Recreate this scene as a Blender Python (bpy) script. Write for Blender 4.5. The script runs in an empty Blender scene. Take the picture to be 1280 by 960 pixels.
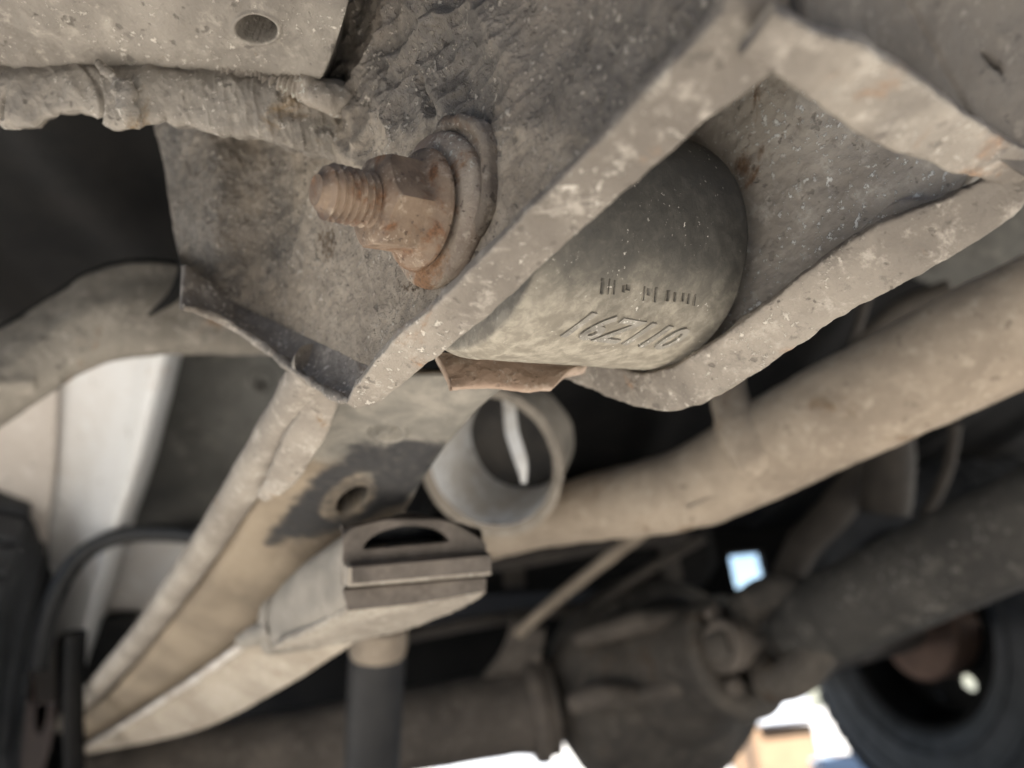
import bpy, math
import numpy as np
from mathutils import Matrix, Vector

sc = bpy.context.scene
COL = sc.collection

# ------------------------------------------------------------------ camera
F_PX, CX, CY = 985.0, 640.0, 480.0
PITCH, ROLL = math.radians(24.0), math.radians(6.0)
CAM = np.array([0.0, 0.0, 0.30])
fwd = np.array([0, math.cos(PITCH), math.sin(PITCH)])
r0 = np.array([1.0, 0, 0])
u0 = np.cross(r0, fwd)
RIGHT = math.cos(ROLL) * r0 - math.sin(ROLL) * u0
UP = np.cross(RIGHT, fwd)
FWD = fwd
cam = bpy.data.cameras.new("camera")
cam.sensor_width = 36.0
cam.lens = 36.0 * F_PX / 1280.0
cam.clip_start = 0.01
cam.clip_end = 500.0
cam.dof.use_dof = True
cam.dof.focus_distance = 0.205
cam.dof.aperture_fstop = 7.5
cam.dof.aperture_blades = 0
co = bpy.data.objects.new("camera", cam)
COL.objects.link(co)
M3 = np.column_stack([RIGHT, UP, -FWD])
mw = Matrix.Identity(4)
for i in range(3):
    for j in range(3):
        mw[i][j] = M3[i, j]
    mw[i][3] = CAM[i]
co.matrix_world = mw
sc.camera = co

# ------------------------------------------------------------------ light
SUN_EL, SUN_AZ = math.radians(50), math.radians(190)   # azimuth measured clockwise from +Y
w = bpy.data.worlds.new("World")
sc.world = w
w.use_nodes = True
nt = w.node_tree
sky = nt.nodes.new("ShaderNodeTexSky")
sky.sky_type = 'NISHITA'
sky.sun_disc = False
sky.sun_elevation = SUN_EL
sky.sun_rotation = SUN_AZ
bg = nt.nodes["Background"]
bg.inputs[1].default_value = 0.05
nt.links.new(sky.outputs[0], bg.inputs[0])
sl = bpy.data.lights.new("sun", 'SUN')
sl.energy = 5.0
sl.angle = math.radians(0.5)
sl.color = (1.0, 0.96, 0.905)
so = bpy.data.objects.new("sun", sl)
COL.objects.link(so)
sdir = Vector((math.sin(SUN_AZ) * math.cos(SUN_EL), math.cos(SUN_AZ) * math.cos(SUN_EL), math.sin(SUN_EL)))
so.rotation_euler = sdir.to_track_quat('Z', 'Y').to_euler()
vs = sc.view_settings
vs.view_transform = 'Standard'
vs.look = 'None'
vs.exposure = 2.5
vs.gamma = 1.0
sc.cycles.use_denoising = True
sc.cycles.max_bounces = 7
sc.cycles.diffuse_bounces = 5
sc.cycles.glossy_bounces = 3
sc.cycles.sample_clamp_indirect = 6.0

# ------------------------------------------------------------------ geometry helpers
def P(px, py, d):
    """a point seen at photograph pixel (px, py), d metres along the view axis"""
    px = np.asarray(px, float); py = np.asarray(py, float); d = np.asarray(d, float)
    u = (px - CX) / F_PX; v = -(py - CY) / F_PX
    return CAM + d[..., None] * (u[..., None] * RIGHT + v[..., None] * UP + FWD)

def camvec(x, y, z):
    return x * RIGHT + y * UP + z * FWD

# bracket frame: plates are perpendicular to the pivot axis
N_CAM = np.array([-0.78, 0.03, -0.625]); N_CAM /= np.linalg.norm(N_CAM)
NB = camvec(*N_CAM)                       # out of the near plate, towards the bolt end
W0 = P(552, 268, 0.2)                     # where the pivot axis leaves the near plate
def dplane(px, py, off=0.0):
    u = (px - CX) / F_PX; v = -(py - CY) / F_PX
    r = u * RIGHT + v * UP + FWD
    return (np.dot(NB, W0 - CAM) + off) / np.dot(NB, r)
def L(px, py, off=0.0):
    return (px, py, dplane(px, py, off))

def _hash(ix, iy, iz, seed):
    h = (ix * 374761393 + iy * 668265263 + iz * 2147483647 + seed * 974634777) & 0xFFFFFFFF
    h = ((h ^ (h >> 13)) * 1274126177) & 0xFFFFFFFF
    h = (h ^ (h >> 16)) & 0xFFFF
    return h / 32767.5 - 1.0

def vnoise(p, seed=0):
    i = np.floor(p).astype(np.int64); f = p - i
    f = f * f * f * (f * (f * 6 - 15) + 10)
    out = 0
    for a in (0, 1):
        wx = f[..., 0] if a else 1 - f[..., 0]
        for b in (0, 1):
            wy = f[..., 1] if b else 1 - f[..., 1]
            for c in (0, 1):
                wz = f[..., 2] if c else 1 - f[..., 2]
                out = out + wx * wy * wz * _hash(i[..., 0] + a, i[..., 1] + b, i[..., 2] + c, seed)
    return out

ROT = np.array([[0.36, 0.48, -0.8], [-0.8, 0.6, 0.0], [0.48, 0.64, 0.6]])
def fbm(p, scale, octv=4, seed=0, rough=0.5):
    q = p * scale; amp = 1.0; s = 0; t = 0
    for o in range(octv):
        s = s + amp * vnoise(q, seed + o); t += amp
        q = q @ ROT.T * 2.03; amp *= rough
    return s / t
def ridged(p, scale, octv=3, seed=0):
    q = p * scale; amp = 1.0; s = 0; t = 0
    for o in range(octv):
        s = s + amp * (1 - np.abs(vnoise(q, seed + o)) * 2); t += amp
        q = q @ ROT.T * 2.1; amp *= 0.5
    return s / t

def smooth(a, b, x):
    t = np.clip((x - a) / (b - a), 0, 1)
    return t * t * (3 - 2 * t)

def cr(ctrl, n, axis=0, lin=False):
    """resample control points along an axis by chord length (Catmull-Rom or straight)"""
    c = np.moveaxis(np.asarray(ctrl, float), axis, 0)
    k = c.shape[0]
    d = np.linalg.norm((c[1:] - c[:-1]).reshape(k - 1, -1)[:, :], axis=1) + 1e-9
    t = np.concatenate([[0], np.cumsum(d)])
    x = np.linspace(0, t[-1], n)
    if lin or k == 2:
        idx = np.clip(np.searchsorted(t, x, 'right') - 1, 0, k - 2)
        f = ((x - t[idx]) / d[idx]).reshape((-1,) + (1,) * (c.ndim - 1))
        out = c[idx] * (1 - f) + c[idx + 1] * f
    else:
        m = np.empty_like(c)
        m[1:-1] = (c[2:] - c[:-2]) / (t[2:] - t[:-2]).reshape((-1,) + (1,) * (c.ndim - 1))
        m[0] = (c[1] - c[0]) / d[0]; m[-1] = (c[-1] - c[-2]) / d[-1]
        idx = np.clip(np.searchsorted(t, x, 'right') - 1, 0, k - 2)
        sh = (-1,) + (1,) * (c.ndim - 1)
        h = d[idx].reshape(sh); f = ((x - t[idx]) / d[idx]).reshape(sh)
        out = ((2*f**3 - 3*f**2 + 1) * c[idx] + (f**3 - 2*f**2 + f) * h * m[idx]
               + (-2*f**3 + 3*f**2) * c[idx+1] + (f**3 - f**2) * h * m[idx+1])
    return np.moveaxis(out, 0, axis)

def grid_normals(V):
    du = np.gradient(V, axis=0); dv = np.gradient(V, axis=1)
    n = np.cross(du, dv)
    return n / (np.linalg.norm(n, axis=-1, keepdims=True) + 1e-12)

def grid_faces(nu, nv, off=0, flip=False, wrap=False):
    i = np.arange(nu - 1)[:, None]; j = np.arange(nv if wrap else nv - 1)[None, :]
    j2 = (j + 1) % nv
    a = i * nv + j; b = i * nv + j2; c = (i + 1) * nv + j2; d = (i + 1) * nv + j
    f = np.stack([a + 0 * j, b + 0 * i, c, d], -1).reshape(-1, 4) + off
    return f[:, ::-1] if flip else f

# ------------------------------------------------------------------ objects
BASE = {}
def thing(name, label, cat, base, group=None):
    o = bpy.data.objects.new(name, None)
    COL.objects.link(o)
    o.empty_display_size = 0.02
    o.location = tuple(base)
    o['label'] = label; o['category'] = cat
    if group: o['group'] = group
    BASE[o.name] = np.array(base, float)
    return o

def mesh_data(name, V, F, mats, smooth_=True, midx=None):
    V = np.asarray(V, float)
    me = bpy.data.meshes.new(name)
    if isinstance(F, np.ndarray):
        F = F.tolist()
    me.from_pydata(V.tolist(), [], F)
    if not isinstance(mats, (list, tuple)): mats = [mats]
    for m in mats: me.materials.append(m)
    if midx is not None: me.polygons.foreach_set('material_index', np.asarray(midx, np.int32))
    if smooth_: me.polygons.foreach_set('use_smooth', np.ones(len(me.polygons), bool))
    me.update()
    return me

def obj(name, V, F, mats, parent=None, smooth_=True, midx=None, sharp=None, base=None, **props):
    """one mesh object; vertices given in world space"""
    V = np.asarray(V, float).reshape(-1, 3)
    b = BASE[parent.name] if parent is not None else (np.zeros(3) if base is None else np.array(base, float))
    me = mesh_data(name, V - b, F, mats, smooth_, midx)
    if sharp is not None:
        me.set_sharp_from_angle(angle=math.radians(sharp))
    o = bpy.data.objects.new(name, me)
    COL.objects.link(o)
    if parent is not None:
        o.parent = parent
        BASE[o.name] = b
    else:
        o.location = tuple(b); BASE[o.name] = b
    for k, v in props.items(): o[k] = v
    return o

class MB:
    """collects shapes that make up one mesh"""
    def __init__(s): s.V = []; s.F = []; s.n = 0; s.m = []
    def add(s, V, F, mi=0):
        V = np.asarray(V, float).reshape(-1, 3)
        for f in (F.tolist() if isinstance(F, np.ndarray) else F):
            s.F.append([k + s.n for k in f]); s.m.append(mi)
        s.V.append(V); s.n += len(V)
        return s
    def build(s, name, mats, parent=None, **k):
        return obj(name, np.concatenate(s.V), s.F, mats, parent, midx=s.m, **k)

def sheet(ctrl, nu, nv, th=0.003, disp=None, lin=(False, False), mat=None):
    """a plate through rows of (px, py, depth): front grid, back grid, rim. disp(px,py,pos) is metres towards the camera side"""
    c = np.asarray(ctrl, float).copy()
    c[..., 2] = 1.0 / c[..., 2] * 200           # straight in 1/depth = straight in space
    c = cr(cr(c, nu, 0, lin[0]), nv, 1, lin[1])
    px, py, d = c[..., 0], c[..., 1], 200.0 / c[..., 2]
    V = P(px, py, d)
    n = grid_normals(V)
    sgn = np.sign(np.sum(n * (CAM - V), -1).mean())
    n = n * sgn
    back = V - n * th
    D = None
    if disp is not None:
        D = np.asarray(disp(px, py, V))
        V = V + n * D[..., None]
    flip = sgn < 0
    Ff = grid_faces(nu, nv, 0, flip=flip)
    Fb = grid_faces(nu, nv, nu * nv, flip=not flip)
    if D is not None: Fb = Fb[~(D.ravel() < -th * .9)[Fb - nu * nv].any(1)]
    ring = np.concatenate([np.arange(nv), np.arange(1, nu) * nv + nv - 1,
                           (nu - 1) * nv + np.arange(nv - 2, -1, -1), np.arange(nu - 2, 0, -1) * nv])
    r2 = np.roll(ring, -1); N = nu * nv
    Fs = np.stack([ring, r2, r2 + N, ring + N], -1)
    if not flip: Fs = Fs[:, ::-1]
    VV = np.concatenate([V.reshape(-1, 3), back.reshape(-1, 3)])
    FF = np.concatenate([Ff, Fb, Fs])
    cen = np.stack([px.ravel(), py.ravel()], -1)[Ff].mean(1)
    return VV, FF, (cen, len(Ff), len(FF))

def frames(path, up=None):
    T = np.gradient(path, axis=0); T /= np.linalg.norm(T, axis=1, keepdims=True)
    A = np.empty_like(T)
    if up is None: up = np.array([0.1, 0.2, 1.0])
    a = up - T[0] * np.dot(up, T[0])
    if np.linalg.norm(a) < 1e-3: a = np.cross(T[0], [1, 0.3, 0])
    for i in range(len(T)):
        a = a - T[i] * np.dot(a, T[i]); a = a / np.linalg.norm(a); A[i] = a
    return T, A, np.cross(T, A)

def tube(pts, radii, n=24, seg=60, amp=0.0, nscale=200, seed=0, lin=False, world=False, squash=1.0, up=None, cap=True, rip=None):
    pts = np.asarray(pts, float)
    wp = pts if world else P(pts[:, 0], pts[:, 1], pts[:, 2])
    r = np.broadcast_to(np.asarray(radii, float), (len(wp),))
    q = cr(np.concatenate([wp, r[:, None]], 1), seg, 0, lin)
    path, rad = q[:, :3], q[:, 3]
    T, A, B = frames(path, up)
    th = np.linspace(0, 2 * np.pi, n, endpoint=False)
    dirs = A[:, None, :] * np.cos(th)[None, :, None] + B[:, None, :] * np.sin(th)[None, :, None] * squash
    V = path[:, None, :] + dirs * rad[:, None, None]
    if rip is not None: V = V + dirs * rip(np.linspace(0, 1, seg))[:, None, None]
    if amp: V = V + dirs * (amp * fbm(V, nscale, 3, seed))[..., None]
    F = grid_faces(seg, n, 0, wrap=True).tolist()
    V = V.reshape(-1, 3)
    if cap:
        F.append(list(range(n))); F.append([(seg - 1) * n + k for k in range(n)][::-1])
    return V, F

def strip(ctrl, n=28, seg=160, amp=0.0004, nscale=300, seed=0, power=3.5, lin=False, tilt=0.0, wob=0.0):
    """a bar whose broad side (wpx wide, in pixels) looks at the camera: rows of (px, py, depth, wpx, thickness)"""
    c = cr(np.asarray(ctrl, float) * np.array([1, 1, 1000, 1, 1000]), seg, 0, lin) / np.array([1, 1, 1000, 1, 1000])
    path = P(c[:, 0], c[:, 1], c[:, 2])
    T = np.gradient(path, axis=0); T /= np.linalg.norm(T, axis=1, keepdims=True)
    view = CAM - path; view /= np.linalg.norm(view, axis=1, keepdims=True)
    Wd = np.cross(T, view); Wd /= np.linalg.norm(Wd, axis=1, keepdims=True)
    Nd = np.cross(Wd, T)
    ct, st = math.cos(tilt), math.sin(tilt)
    Wd, Nd = Wd * ct - Nd * st, Nd * ct + Wd * st
    hw = c[:, 3] / F_PX * c[:, 2] / 2 / ct; ht = c[:, 4] / 2
    th = np.linspace(0, 2 * np.pi, n, endpoint=False)
    ca, sa = np.cos(th), np.sin(th)
    ca = np.sign(ca) * np.abs(ca) ** (2 / power); sa = np.sign(sa) * np.abs(sa) ** (2 / power)
    off = Wd[:, None] * (hw[:, None] * ca)[..., None] + Nd[:, None] * (ht[:, None] * sa)[..., None]
    V = path[:, None] + off
    dirn = off / (np.linalg.norm(off, axis=-1, keepdims=True) + 1e-9)
    V = V + dirn * (amp * fbm(V, nscale, 4, seed) + wob * fbm(V, 60, 2, seed + 9))[..., None]
    F = grid_faces(seg, n, 0, wrap=True).tolist()
    F.append(list(range(n))); F.append([(seg - 1) * n + k for k in range(n)][::-1])
    return V.reshape(-1, 3), F

def basis(axis, ref=None):
    a = np.asarray(axis, float); a = a / np.linalg.norm(a)
    r = UP if ref is None else np.asarray(ref, float)
    x = r - a * np.dot(r, a); x /= np.linalg.norm(x)
    return a, x, np.cross(a, x)

def lathe(o, axis, prof, n=64, rfn=None, ref=None, amp=0.0, nscale=200, seed=0, cap=True, h_seg=None, lin=True):
    a, x, y = basis(axis, ref)
    p = np.asarray(prof, float)
    if h_seg: p = cr(p, h_seg, 0, lin)
    th = np.linspace(0, 2 * np.pi, n, endpoint=False)
    R = np.repeat(p[:, 1:2], n, 1); H = np.repeat(p[:, 0:1], n, 1); TH = np.repeat(th[None], len(p), 0)
    if rfn is not None: R = rfn(R, H, TH)
    dirs = x * np.cos(TH)[..., None] + y * np.sin(TH)[..., None]
    V = np.asarray(o) + a * H[..., None] + dirs * R[..., None]
    if amp: V = V + dirs * (amp * fbm(V, nscale, 3, seed))[..., None]
    F = grid_faces(len(p), n, 0, wrap=True).tolist()
    if cap:
        F.append(list(range(n))); F.append([(len(p) - 1) * n + k for k in range(n)][::-1])
    return V.reshape(-1, 3), F

def box(c, ex, ey, ez, bev=0.0):
    """box round centre c with half-axis vectors, chamfered by bev metres"""
    c = np.asarray(c, float); e = [np.asarray(q, float) for q in (ex, ey, ez)]
    ln = [np.linalg.norm(q) for q in e]
    if bev <= 0:
        s = np.array([[i, j, k] for i in (-1, 1) for j in (-1, 1) for k in (-1, 1)], float)
        V = c + s @ np.array(e)
        F = [[0, 1, 3, 2], [4, 6, 7, 5], [0, 4, 5, 1], [2, 3, 7, 6], [0, 2, 6, 4], [1, 5, 7, 3]]
        return V, F
    V = []; ix = {}
    for i in (-1, 1):
        for j in (-1, 1):
            for k in (-1, 1):
                for ax in range(3):
                    s = [i, j, k]
                    q = c.copy()
                    for m in range(3):
                        f = s[m] * (1 if m == ax else 1 - bev / ln[m])
                        q = q + e[m] * f
                    ix[(i, j, k, ax)] = len(V); V.append(q)
    F = []
    for ax in range(3):
        o = [m for m in range(3) if m != ax]
        for s in (-1, 1):
            q = []
            for a, b in ((-1, -1), (1, -1), (1, 1), (-1, 1)):
                t = [0, 0, 0]; t[ax] = s; t[o[0]] = a; t[o[1]] = b
                q.append(ix[(*t, ax)])
            F.append(q)
        for a in (-1, 1):
            for b in (-1, 1):
                q = []
                for s, w_ in ((-1, o[0]), (1, o[0]), (1, o[1]), (-1, o[1])):
                    t = [0, 0, 0]; t[ax] = s; t[o[0]] = a; t[o[1]] = b
                    q.append(ix[(*t, w_)])
                F.append(q)
    for i in (-1, 1):
        for j in (-1, 1):
            for k in (-1, 1):
                F.append([ix[(i, j, k, m)] for m in range(3)])
    return np.array(V), F

# ------------------------------------------------------------------ materials
class NB_:
    def __init__(s, name):
        s.m = bpy.data.materials.new(name); s.m.use_nodes = True
        s.t = s.m.node_tree; s.b = s.t.nodes["Principled BSDF"]
        s.co = s.t.nodes.new("ShaderNodeTexCoord").outputs['Object']
    def new(s, t): return s.t.nodes.new(t)
    def link(s, a, b): s.t.links.new(a, b)
    def noise(s, scale, detail=5, rough=0.55, dist=0.0, vec=None):
        n = s.new("ShaderNodeTexNoise")
        n.inputs['Scale'].default_value = scale; n.inputs['Detail'].default_value = detail
        n.inputs['Roughness'].default_value = rough; n.inputs['Distortion'].default_value = dist
        s.link(vec or s.co, n.inputs['Vector'])
        return n.outputs['Fac']
    def ramp(s, x, a, b, lo=0.0, hi=1.0):
        n = s.new("ShaderNodeMapRange"); n.interpolation_type = 'SMOOTHSTEP'
        s.link(x, n.inputs[0])
        for k, v in zip((1, 2, 3, 4), (a, b, lo, hi)): n.inputs[k].default_value = v
        return n.outputs[0]
    def mix(s, f, a, b):
        n = s.new("ShaderNodeMix"); n.data_type = 'RGBA'
        for v, k in ((f, 0), (a, 6), (b, 7)):
            if hasattr(v, 'node'): s.link(v, n.inputs[k])
            elif k == 0: n.inputs[0].default_value = v
            else: n.inputs[k].default_value = (*v, 1)
        return n.outputs[2]
    def math(s, op, a, b=None):
        n = s.new("ShaderNodeMath"); n.operation = op
        for k, v in enumerate((a, b)):
            if v is None: continue
            if hasattr(v, 'node'): s.link(v, n.inputs[k])
            else: n.inputs[k].default_value = v
        return n.outputs[0]
    def done(s, col, rough, height=None, dist=0.001, strength=0.6, metal=0.0, spec=.4):
        if hasattr(col, 'node'): s.link(col, s.b.inputs['Base Color'])
        else: s.b.inputs['Base Color'].default_value = (*col, 1)
        if hasattr(rough, 'node'): s.link(rough, s.b.inputs['Roughness'])
        else: s.b.inputs['Roughness'].default_value = rough
        s.b.inputs['Metallic'].default_value = metal
        s.b.inputs['Specular IOR Level'].default_value = spec
        if height is not None:
            n = s.new("ShaderNodeBump"); n.inputs['Strength'].default_value = strength
            n.inputs['Distance'].default_value = dist
            s.link(height, n.inputs['Height']); s.link(n.outputs[0], s.b.inputs['Normal'])
        return s.m

def crust(name, base, dark, light, rust=None, rust_amt=0.5, sc_=1.0, speck=0.5, bump=0.0008, rough=0.85, rust_col2=None):
    ds = lambda c: tuple(q * .8 + .2 * (c[0] * .3 + c[1] * .6 + c[2] * .1) for q in c)
    base, dark, light = ds(base), ds(dark), ds(light)
    k = NB_(name)
    n1 = k.noise(22 * sc_, 5, 0.6, 0.3)
    n2 = k.noise(150 * sc_, 7, 0.72, 0.12)
    n3 = k.noise(520 * sc_, 5, 0.65)
    col = k.mix(k.ramp(n1, 0.35, 0.65), dark, base)
    col = k.mix(k.ramp(n2, 0.51, 0.69, 0, .75), col, light)
    col = k.mix(k.ramp(n2, 0.31, 0.43, 0.9, 0.0), col, dark)
    # flecks of pale grit in drifts, also standing in for specular sparkle
    vm = k.noise(45 * sc_, 4, 0.6, 0.0)
    f = k.math('MULTIPLY', k.ramp(n3, 0.575, 0.63), k.ramp(vm, 0.5 - 0.10 * speck, 0.60 - 0.08 * speck))
    f = k.math('MULTIPLY', f, min(1.0, speck * 1.3))
    pale = tuple(min(0.66, c * 1.45 + 0.07) for c in light)
    col = k.mix(f, col, pale)
    pit = k.ramp(k.noise(260 * sc_, 3, 0.5), 0.30, 0.36, 0.7, 0.0)
    col = k.mix(pit, col, tuple(c * 0.7 for c in dark))
    if rust is not None:
        rn = k.noise(38 * sc_, 6, 0.7, 0.6)
        rm = k.ramp(rn, 0.62 - 0.3 * rust_amt, 0.74 - 0.24 * rust_amt)
        rc = k.mix(k.ramp(n3, 0.35, 0.65), rust_col2 or tuple(c * 0.5 for c in rust), rust)
        col = k.mix(rm, col, rc)
    h = k.math('ADD', k.math('MULTIPLY', n2, 1.0), k.math('MULTIPLY', n3, 0.55))
    h = k.math('ADD', h, k.math('MULTIPLY', f, 0.5))
    h = k.math('SUBTRACT', h, k.math('MULTIPLY', pit, 0.4))
    r = k.ramp(n2, 0.3, 0.7, rough - 0.12, min(1, rough + 0.08))
    if rough < .7: k.b.inputs['IOR'].default_value = 1.6
    return k.done(col, r, h, bump, 0.75)

def plain(name, a, b, rough=0.6, scale=30, bump=0.0006, metal=0.0, fine=300):
    k = NB_(name)
    n = k.noise(scale, 6, 0.65, 0.3); f = k.noise(fine, 4, 0.6)
    col = k.mix(k.ramp(n, 0.35, 0.68), a, b)
    col = k.mix(k.ramp(f, 0.55, 0.75, 0, 0.35), col, tuple(min(0.8, c * 1.5 + .02) for c in b))
    return k.done(col, k.ramp(f, 0.3, 0.7, rough - .1, rough + .1), k.math('ADD', n, k.math('MULTIPLY', f, .4)), bump, 0.5, metal, spec=.1 if max(b) < .03 and rough > .7 else .35)

TAN = (0.40, 0.335, 0.26); TAN_D = (0.20, 0.165, 0.13); TAN_L = (0.52, 0.455, 0.37)
M_plate = crust("crusted_plate", (0.25, 0.212, 0.175), (0.13, 0.109, 0.089), (0.37, 0.325, 0.27), rust=(0.16, 0.105, 0.06), rust_amt=0.12, speck=0.75, bump=0.0014, rough=.58)
def sideplate():
    k = NB_("near_plate_dust_undercoat_shade")
    def att(nm):
        n = k.new("ShaderNodeAttribute"); n.attribute_name = nm; return n.outputs['Fac']
    n1 = k.noise(26, 5, .6, .3); n2 = k.noise(130, 7, .7, .5); n3 = k.noise(560, 5, .65); n4 = k.noise(55, 5, .65, .6)
    dust = k.mix(k.ramp(n2, .35, .65), (.185, .153, .118), (.31, .262, .205))
    dust = k.mix(k.ramp(n1, .5, .7, 0, .6), dust, (.38, .33, .265))
    coat_and_shade = k.mix(k.ramp(n2, .36, .66), (.075, .064, .053), (.165, .141, .115))
    coat_and_shade = k.mix(k.ramp(n1, .48, .66, 0, .7), coat_and_shade, (.20, .165, .13))
    m = k.ramp(k.math('ADD', att("coat_and_shade"), k.math('MULTIPLY', k.math('SUBTRACT', n4, .5), 1.6)), .22, .80)
    col = k.mix(m, dust, coat_and_shade)  # dust below and undercoat above also carry a painted light gradient
    # grit stuck on in drifts, its pale flecks also painted sparkle, pits where it has fallen off
    fl = k.math('MULTIPLY', k.ramp(n3, 0.56, 0.605), k.ramp(n4, 0.40, 0.55))
    col = k.mix(k.math('MULTIPLY', fl, .8), col, (.46, .41, .345))
    pit = k.ramp(k.noise(230, 3, .55), .32, .37, .75, 0)
    col = k.mix(pit, col, (.10, .085, .068))
    st = k.math('MULTIPLY', att("stain"), k.ramp(n3, .40, .56))
    col = k.mix(k.ramp(st, .25, .55, 0, .85), col, (.10, .065, .035))
    h = k.math('ADD', n2, k.math('MULTIPLY', n3, .6)); h = k.math('ADD', h, k.math('MULTIPLY', fl, .6)); h = k.math('SUBTRACT', h, k.math('MULTIPLY', pit, .5))
    r = k.ramp(m, 0, 1, .78, .42)
    return k.done(col, r, h, .0018, .9, spec=.5)
M_sideplate = sideplate()
M_inner = crust("dusty_inner_plate", (0.385, 0.34, 0.28), (0.235, 0.203, 0.165), (0.48, 0.435, 0.37), rust=(0.24, 0.15, 0.09), rust_amt=0.05, speck=1.0, bump=0.0006, rough=.66)
M_lip = crust("caked_lip", (0.275, 0.232, 0.18), (0.135, 0.11, 0.084), (0.42, 0.368, 0.30), rust=(0.30, 0.185, 0.11), rust_amt=0.08, speck=0.45, bump=0.0012, rough=.62)
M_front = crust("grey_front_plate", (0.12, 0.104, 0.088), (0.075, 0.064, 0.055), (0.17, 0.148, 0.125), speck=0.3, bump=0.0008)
M_rust = crust("rusty_bolt", (0.26, 0.175, 0.108), (0.075, 0.047, 0.031), (0.42, 0.33, 0.23), rust=(0.20, 0.10, 0.05), rust_amt=0.45, sc_=1.6, speck=0.4, bump=0.0004)
M_cam = crust("dark_cam_plate", (0.21, 0.165, 0.12), (0.075, 0.055, 0.04), (0.36, 0.305, 0.235), rust=(0.17, 0.10, 0.06), rust_amt=0.3, sc_=1.5, speck=0.4, bump=0.0008)
M_washer = crust("dusty_washer", (0.33, 0.265, 0.195), (0.15, 0.10, 0.07), (0.46, 0.39, 0.30), rust=(0.27, 0.15, 0.08), rust_amt=0.35, sc_=1.4, speck=0.5, bump=0.0009)
M_bush = crust("grey_bushing", (0.165, 0.15, 0.125), (0.10, 0.092, 0.078), (0.23, 0.21, 0.175), speck=0.35, bump=0.0003, rough=0.72)
M_tab = crust("rusty_pink_tab", (0.50, 0.37, 0.27), (0.36, 0.24, 0.16), (0.57, 0.45, 0.34), rust=(0.17, 0.085, 0.045), rust_amt=0.12, sc_=1.8, speck=0.4, bump=0.001)
M_cross = crust("undercoated_crossmember", (0.27, 0.235, 0.19), (0.15, 0.128, 0.103), (0.38, 0.335, 0.27), rust=(0.25, 0.17, 0.09), rust_amt=0.1, speck=0.6, bump=0.001)
M_weld = crust("weld", (0.34, 0.29, 0.23), (0.17, 0.14, 0.11), (0.46, 0.4, 0.33), speck=0.6, bump=0.0008)
M_arm = crust("dusty_arm", (0.27, 0.215, 0.152), (0.175, 0.138, 0.098), (0.34, 0.278, 0.205), rust=(0.3, 0.19, 0.1), rust_amt=0.12, sc_=0.8, speck=0.2, bump=0.0004)
M_rib = crust("dusty_rib", (0.33, 0.283, 0.225), (0.22, 0.183, 0.142), (0.42, 0.37, 0.305), rust=(0.3, 0.19, 0.1), rust_amt=0.1, speck=0.4, bump=0.0007)
M_armgrey = crust("grey_worn_arm", (0.27, 0.245, 0.205), (0.16, 0.145, 0.125), (0.37, 0.32, 0.25), speck=0.2, bump=0.0004)
M_black = plain("black_paint", (0.035, 0.034, 0.034), (0.07, 0.064, 0.057), 0.65)
M_ringtan = crust("tan_grey_ring", (0.17, 0.145, 0.11), (0.10, 0.088, 0.07), (0.22, 0.19, 0.145), speck=0.1, bump=0.0003)
M_bar = crust("cream_bar", (0.45, 0.38, 0.285), (0.31, 0.25, 0.18), (0.54, 0.47, 0.37), rust=(.3, .2, .12), rust_amt=.06, sc_=0.7, speck=0.3, bump=0.0003)
M_edge = crust("chipped_white_edge", (0.6, 0.54, 0.46), (0.36, 0.29, 0.22), (0.7, 0.66, 0.6), speck=0.4, bump=0.0007)
M_capg = plain("grey_plastic", (0.20, 0.18, 0.15), (0.28, 0.25, 0.21), 0.7, 35, 0.0003)
M_capd = plain("dark_rubber", (0.075, 0.063, 0.053), (0.14, 0.118, 0.1), 0.75, 60, 0.0004)
M_capdust = crust("dusty_rubber", (0.37, 0.32, 0.25), (0.24, 0.2, 0.155), (0.47, 0.42, 0.34), speck=0.4, bump=0.001)
M_pipe = crust("dusty_pipe", (0.355, 0.278, 0.195), (0.235, 0.18, 0.125), (0.43, 0.35, 0.255), rust=(0.24, 0.17, 0.11), rust_amt=0.1, sc_=0.8, speck=0.25, bump=0.0006)
M_cup = crust("chipped_white_lining", (0.76, 0.76, 0.75), (0.52, 0.47, 0.40), (0.82, 0.82, 0.81), rust=(0.3, 0.25, 0.19), rust_amt=.1, sc_=.9, speck=.0, bump=.0004, rough=.5)
M_cupd = crust("dirty_cup", (0.36, 0.3, 0.23), (0.2, 0.17, 0.135), (0.46, 0.4, 0.32), speck=0.2, bump=0.0005)
M_axle = crust("brown_axle", (0.165, 0.133, 0.104), (0.085, 0.07, 0.056), (0.24, 0.197, 0.155), sc_=0.5, speck=0.15, bump=0.0015)
M_diff = crust("oily_diff", (0.12, 0.10, 0.079), (0.05, 0.043, 0.036), (0.23, 0.19, 0.148), rust=(0.12, 0.085, 0.058), rust_amt=0.2, sc_=0.4, speck=0.1, bump=0.002)
M_shaft = crust("speckled_shaft", (0.068, 0.062, 0.053), (0.038, 0.035, 0.031), (0.14, 0.127, 0.108), sc_=0.45, speck=0.45, bump=0.001)
M_dark = plain("dark_undercoat_and_shade", (0.009, 0.009, 0.009), (0.016, 0.015, 0.014), 0.8, 12, 0.001)
M_darkb = plain("dark_brown_metal", (0.042, 0.036, 0.031), (0.075, 0.064, 0.053), 0.75, 18, 0.001)
M_rubber = plain("tyre_rubber", (0.030, 0.032, 0.035), (0.058, 0.060, 0.064), 0.65, 25, 0.0006)
M_rubberb = plain("smooth_rubber_and_shade", (0.012, 0.012, 0.012), (0.02, 0.02, 0.02), 0.45, 25, 0.0002)
M_drum = plain("rusty_drum", (0.11, 0.072, 0.055), (0.19, 0.118, 0.086), 0.8, 14, 0.001)
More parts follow.
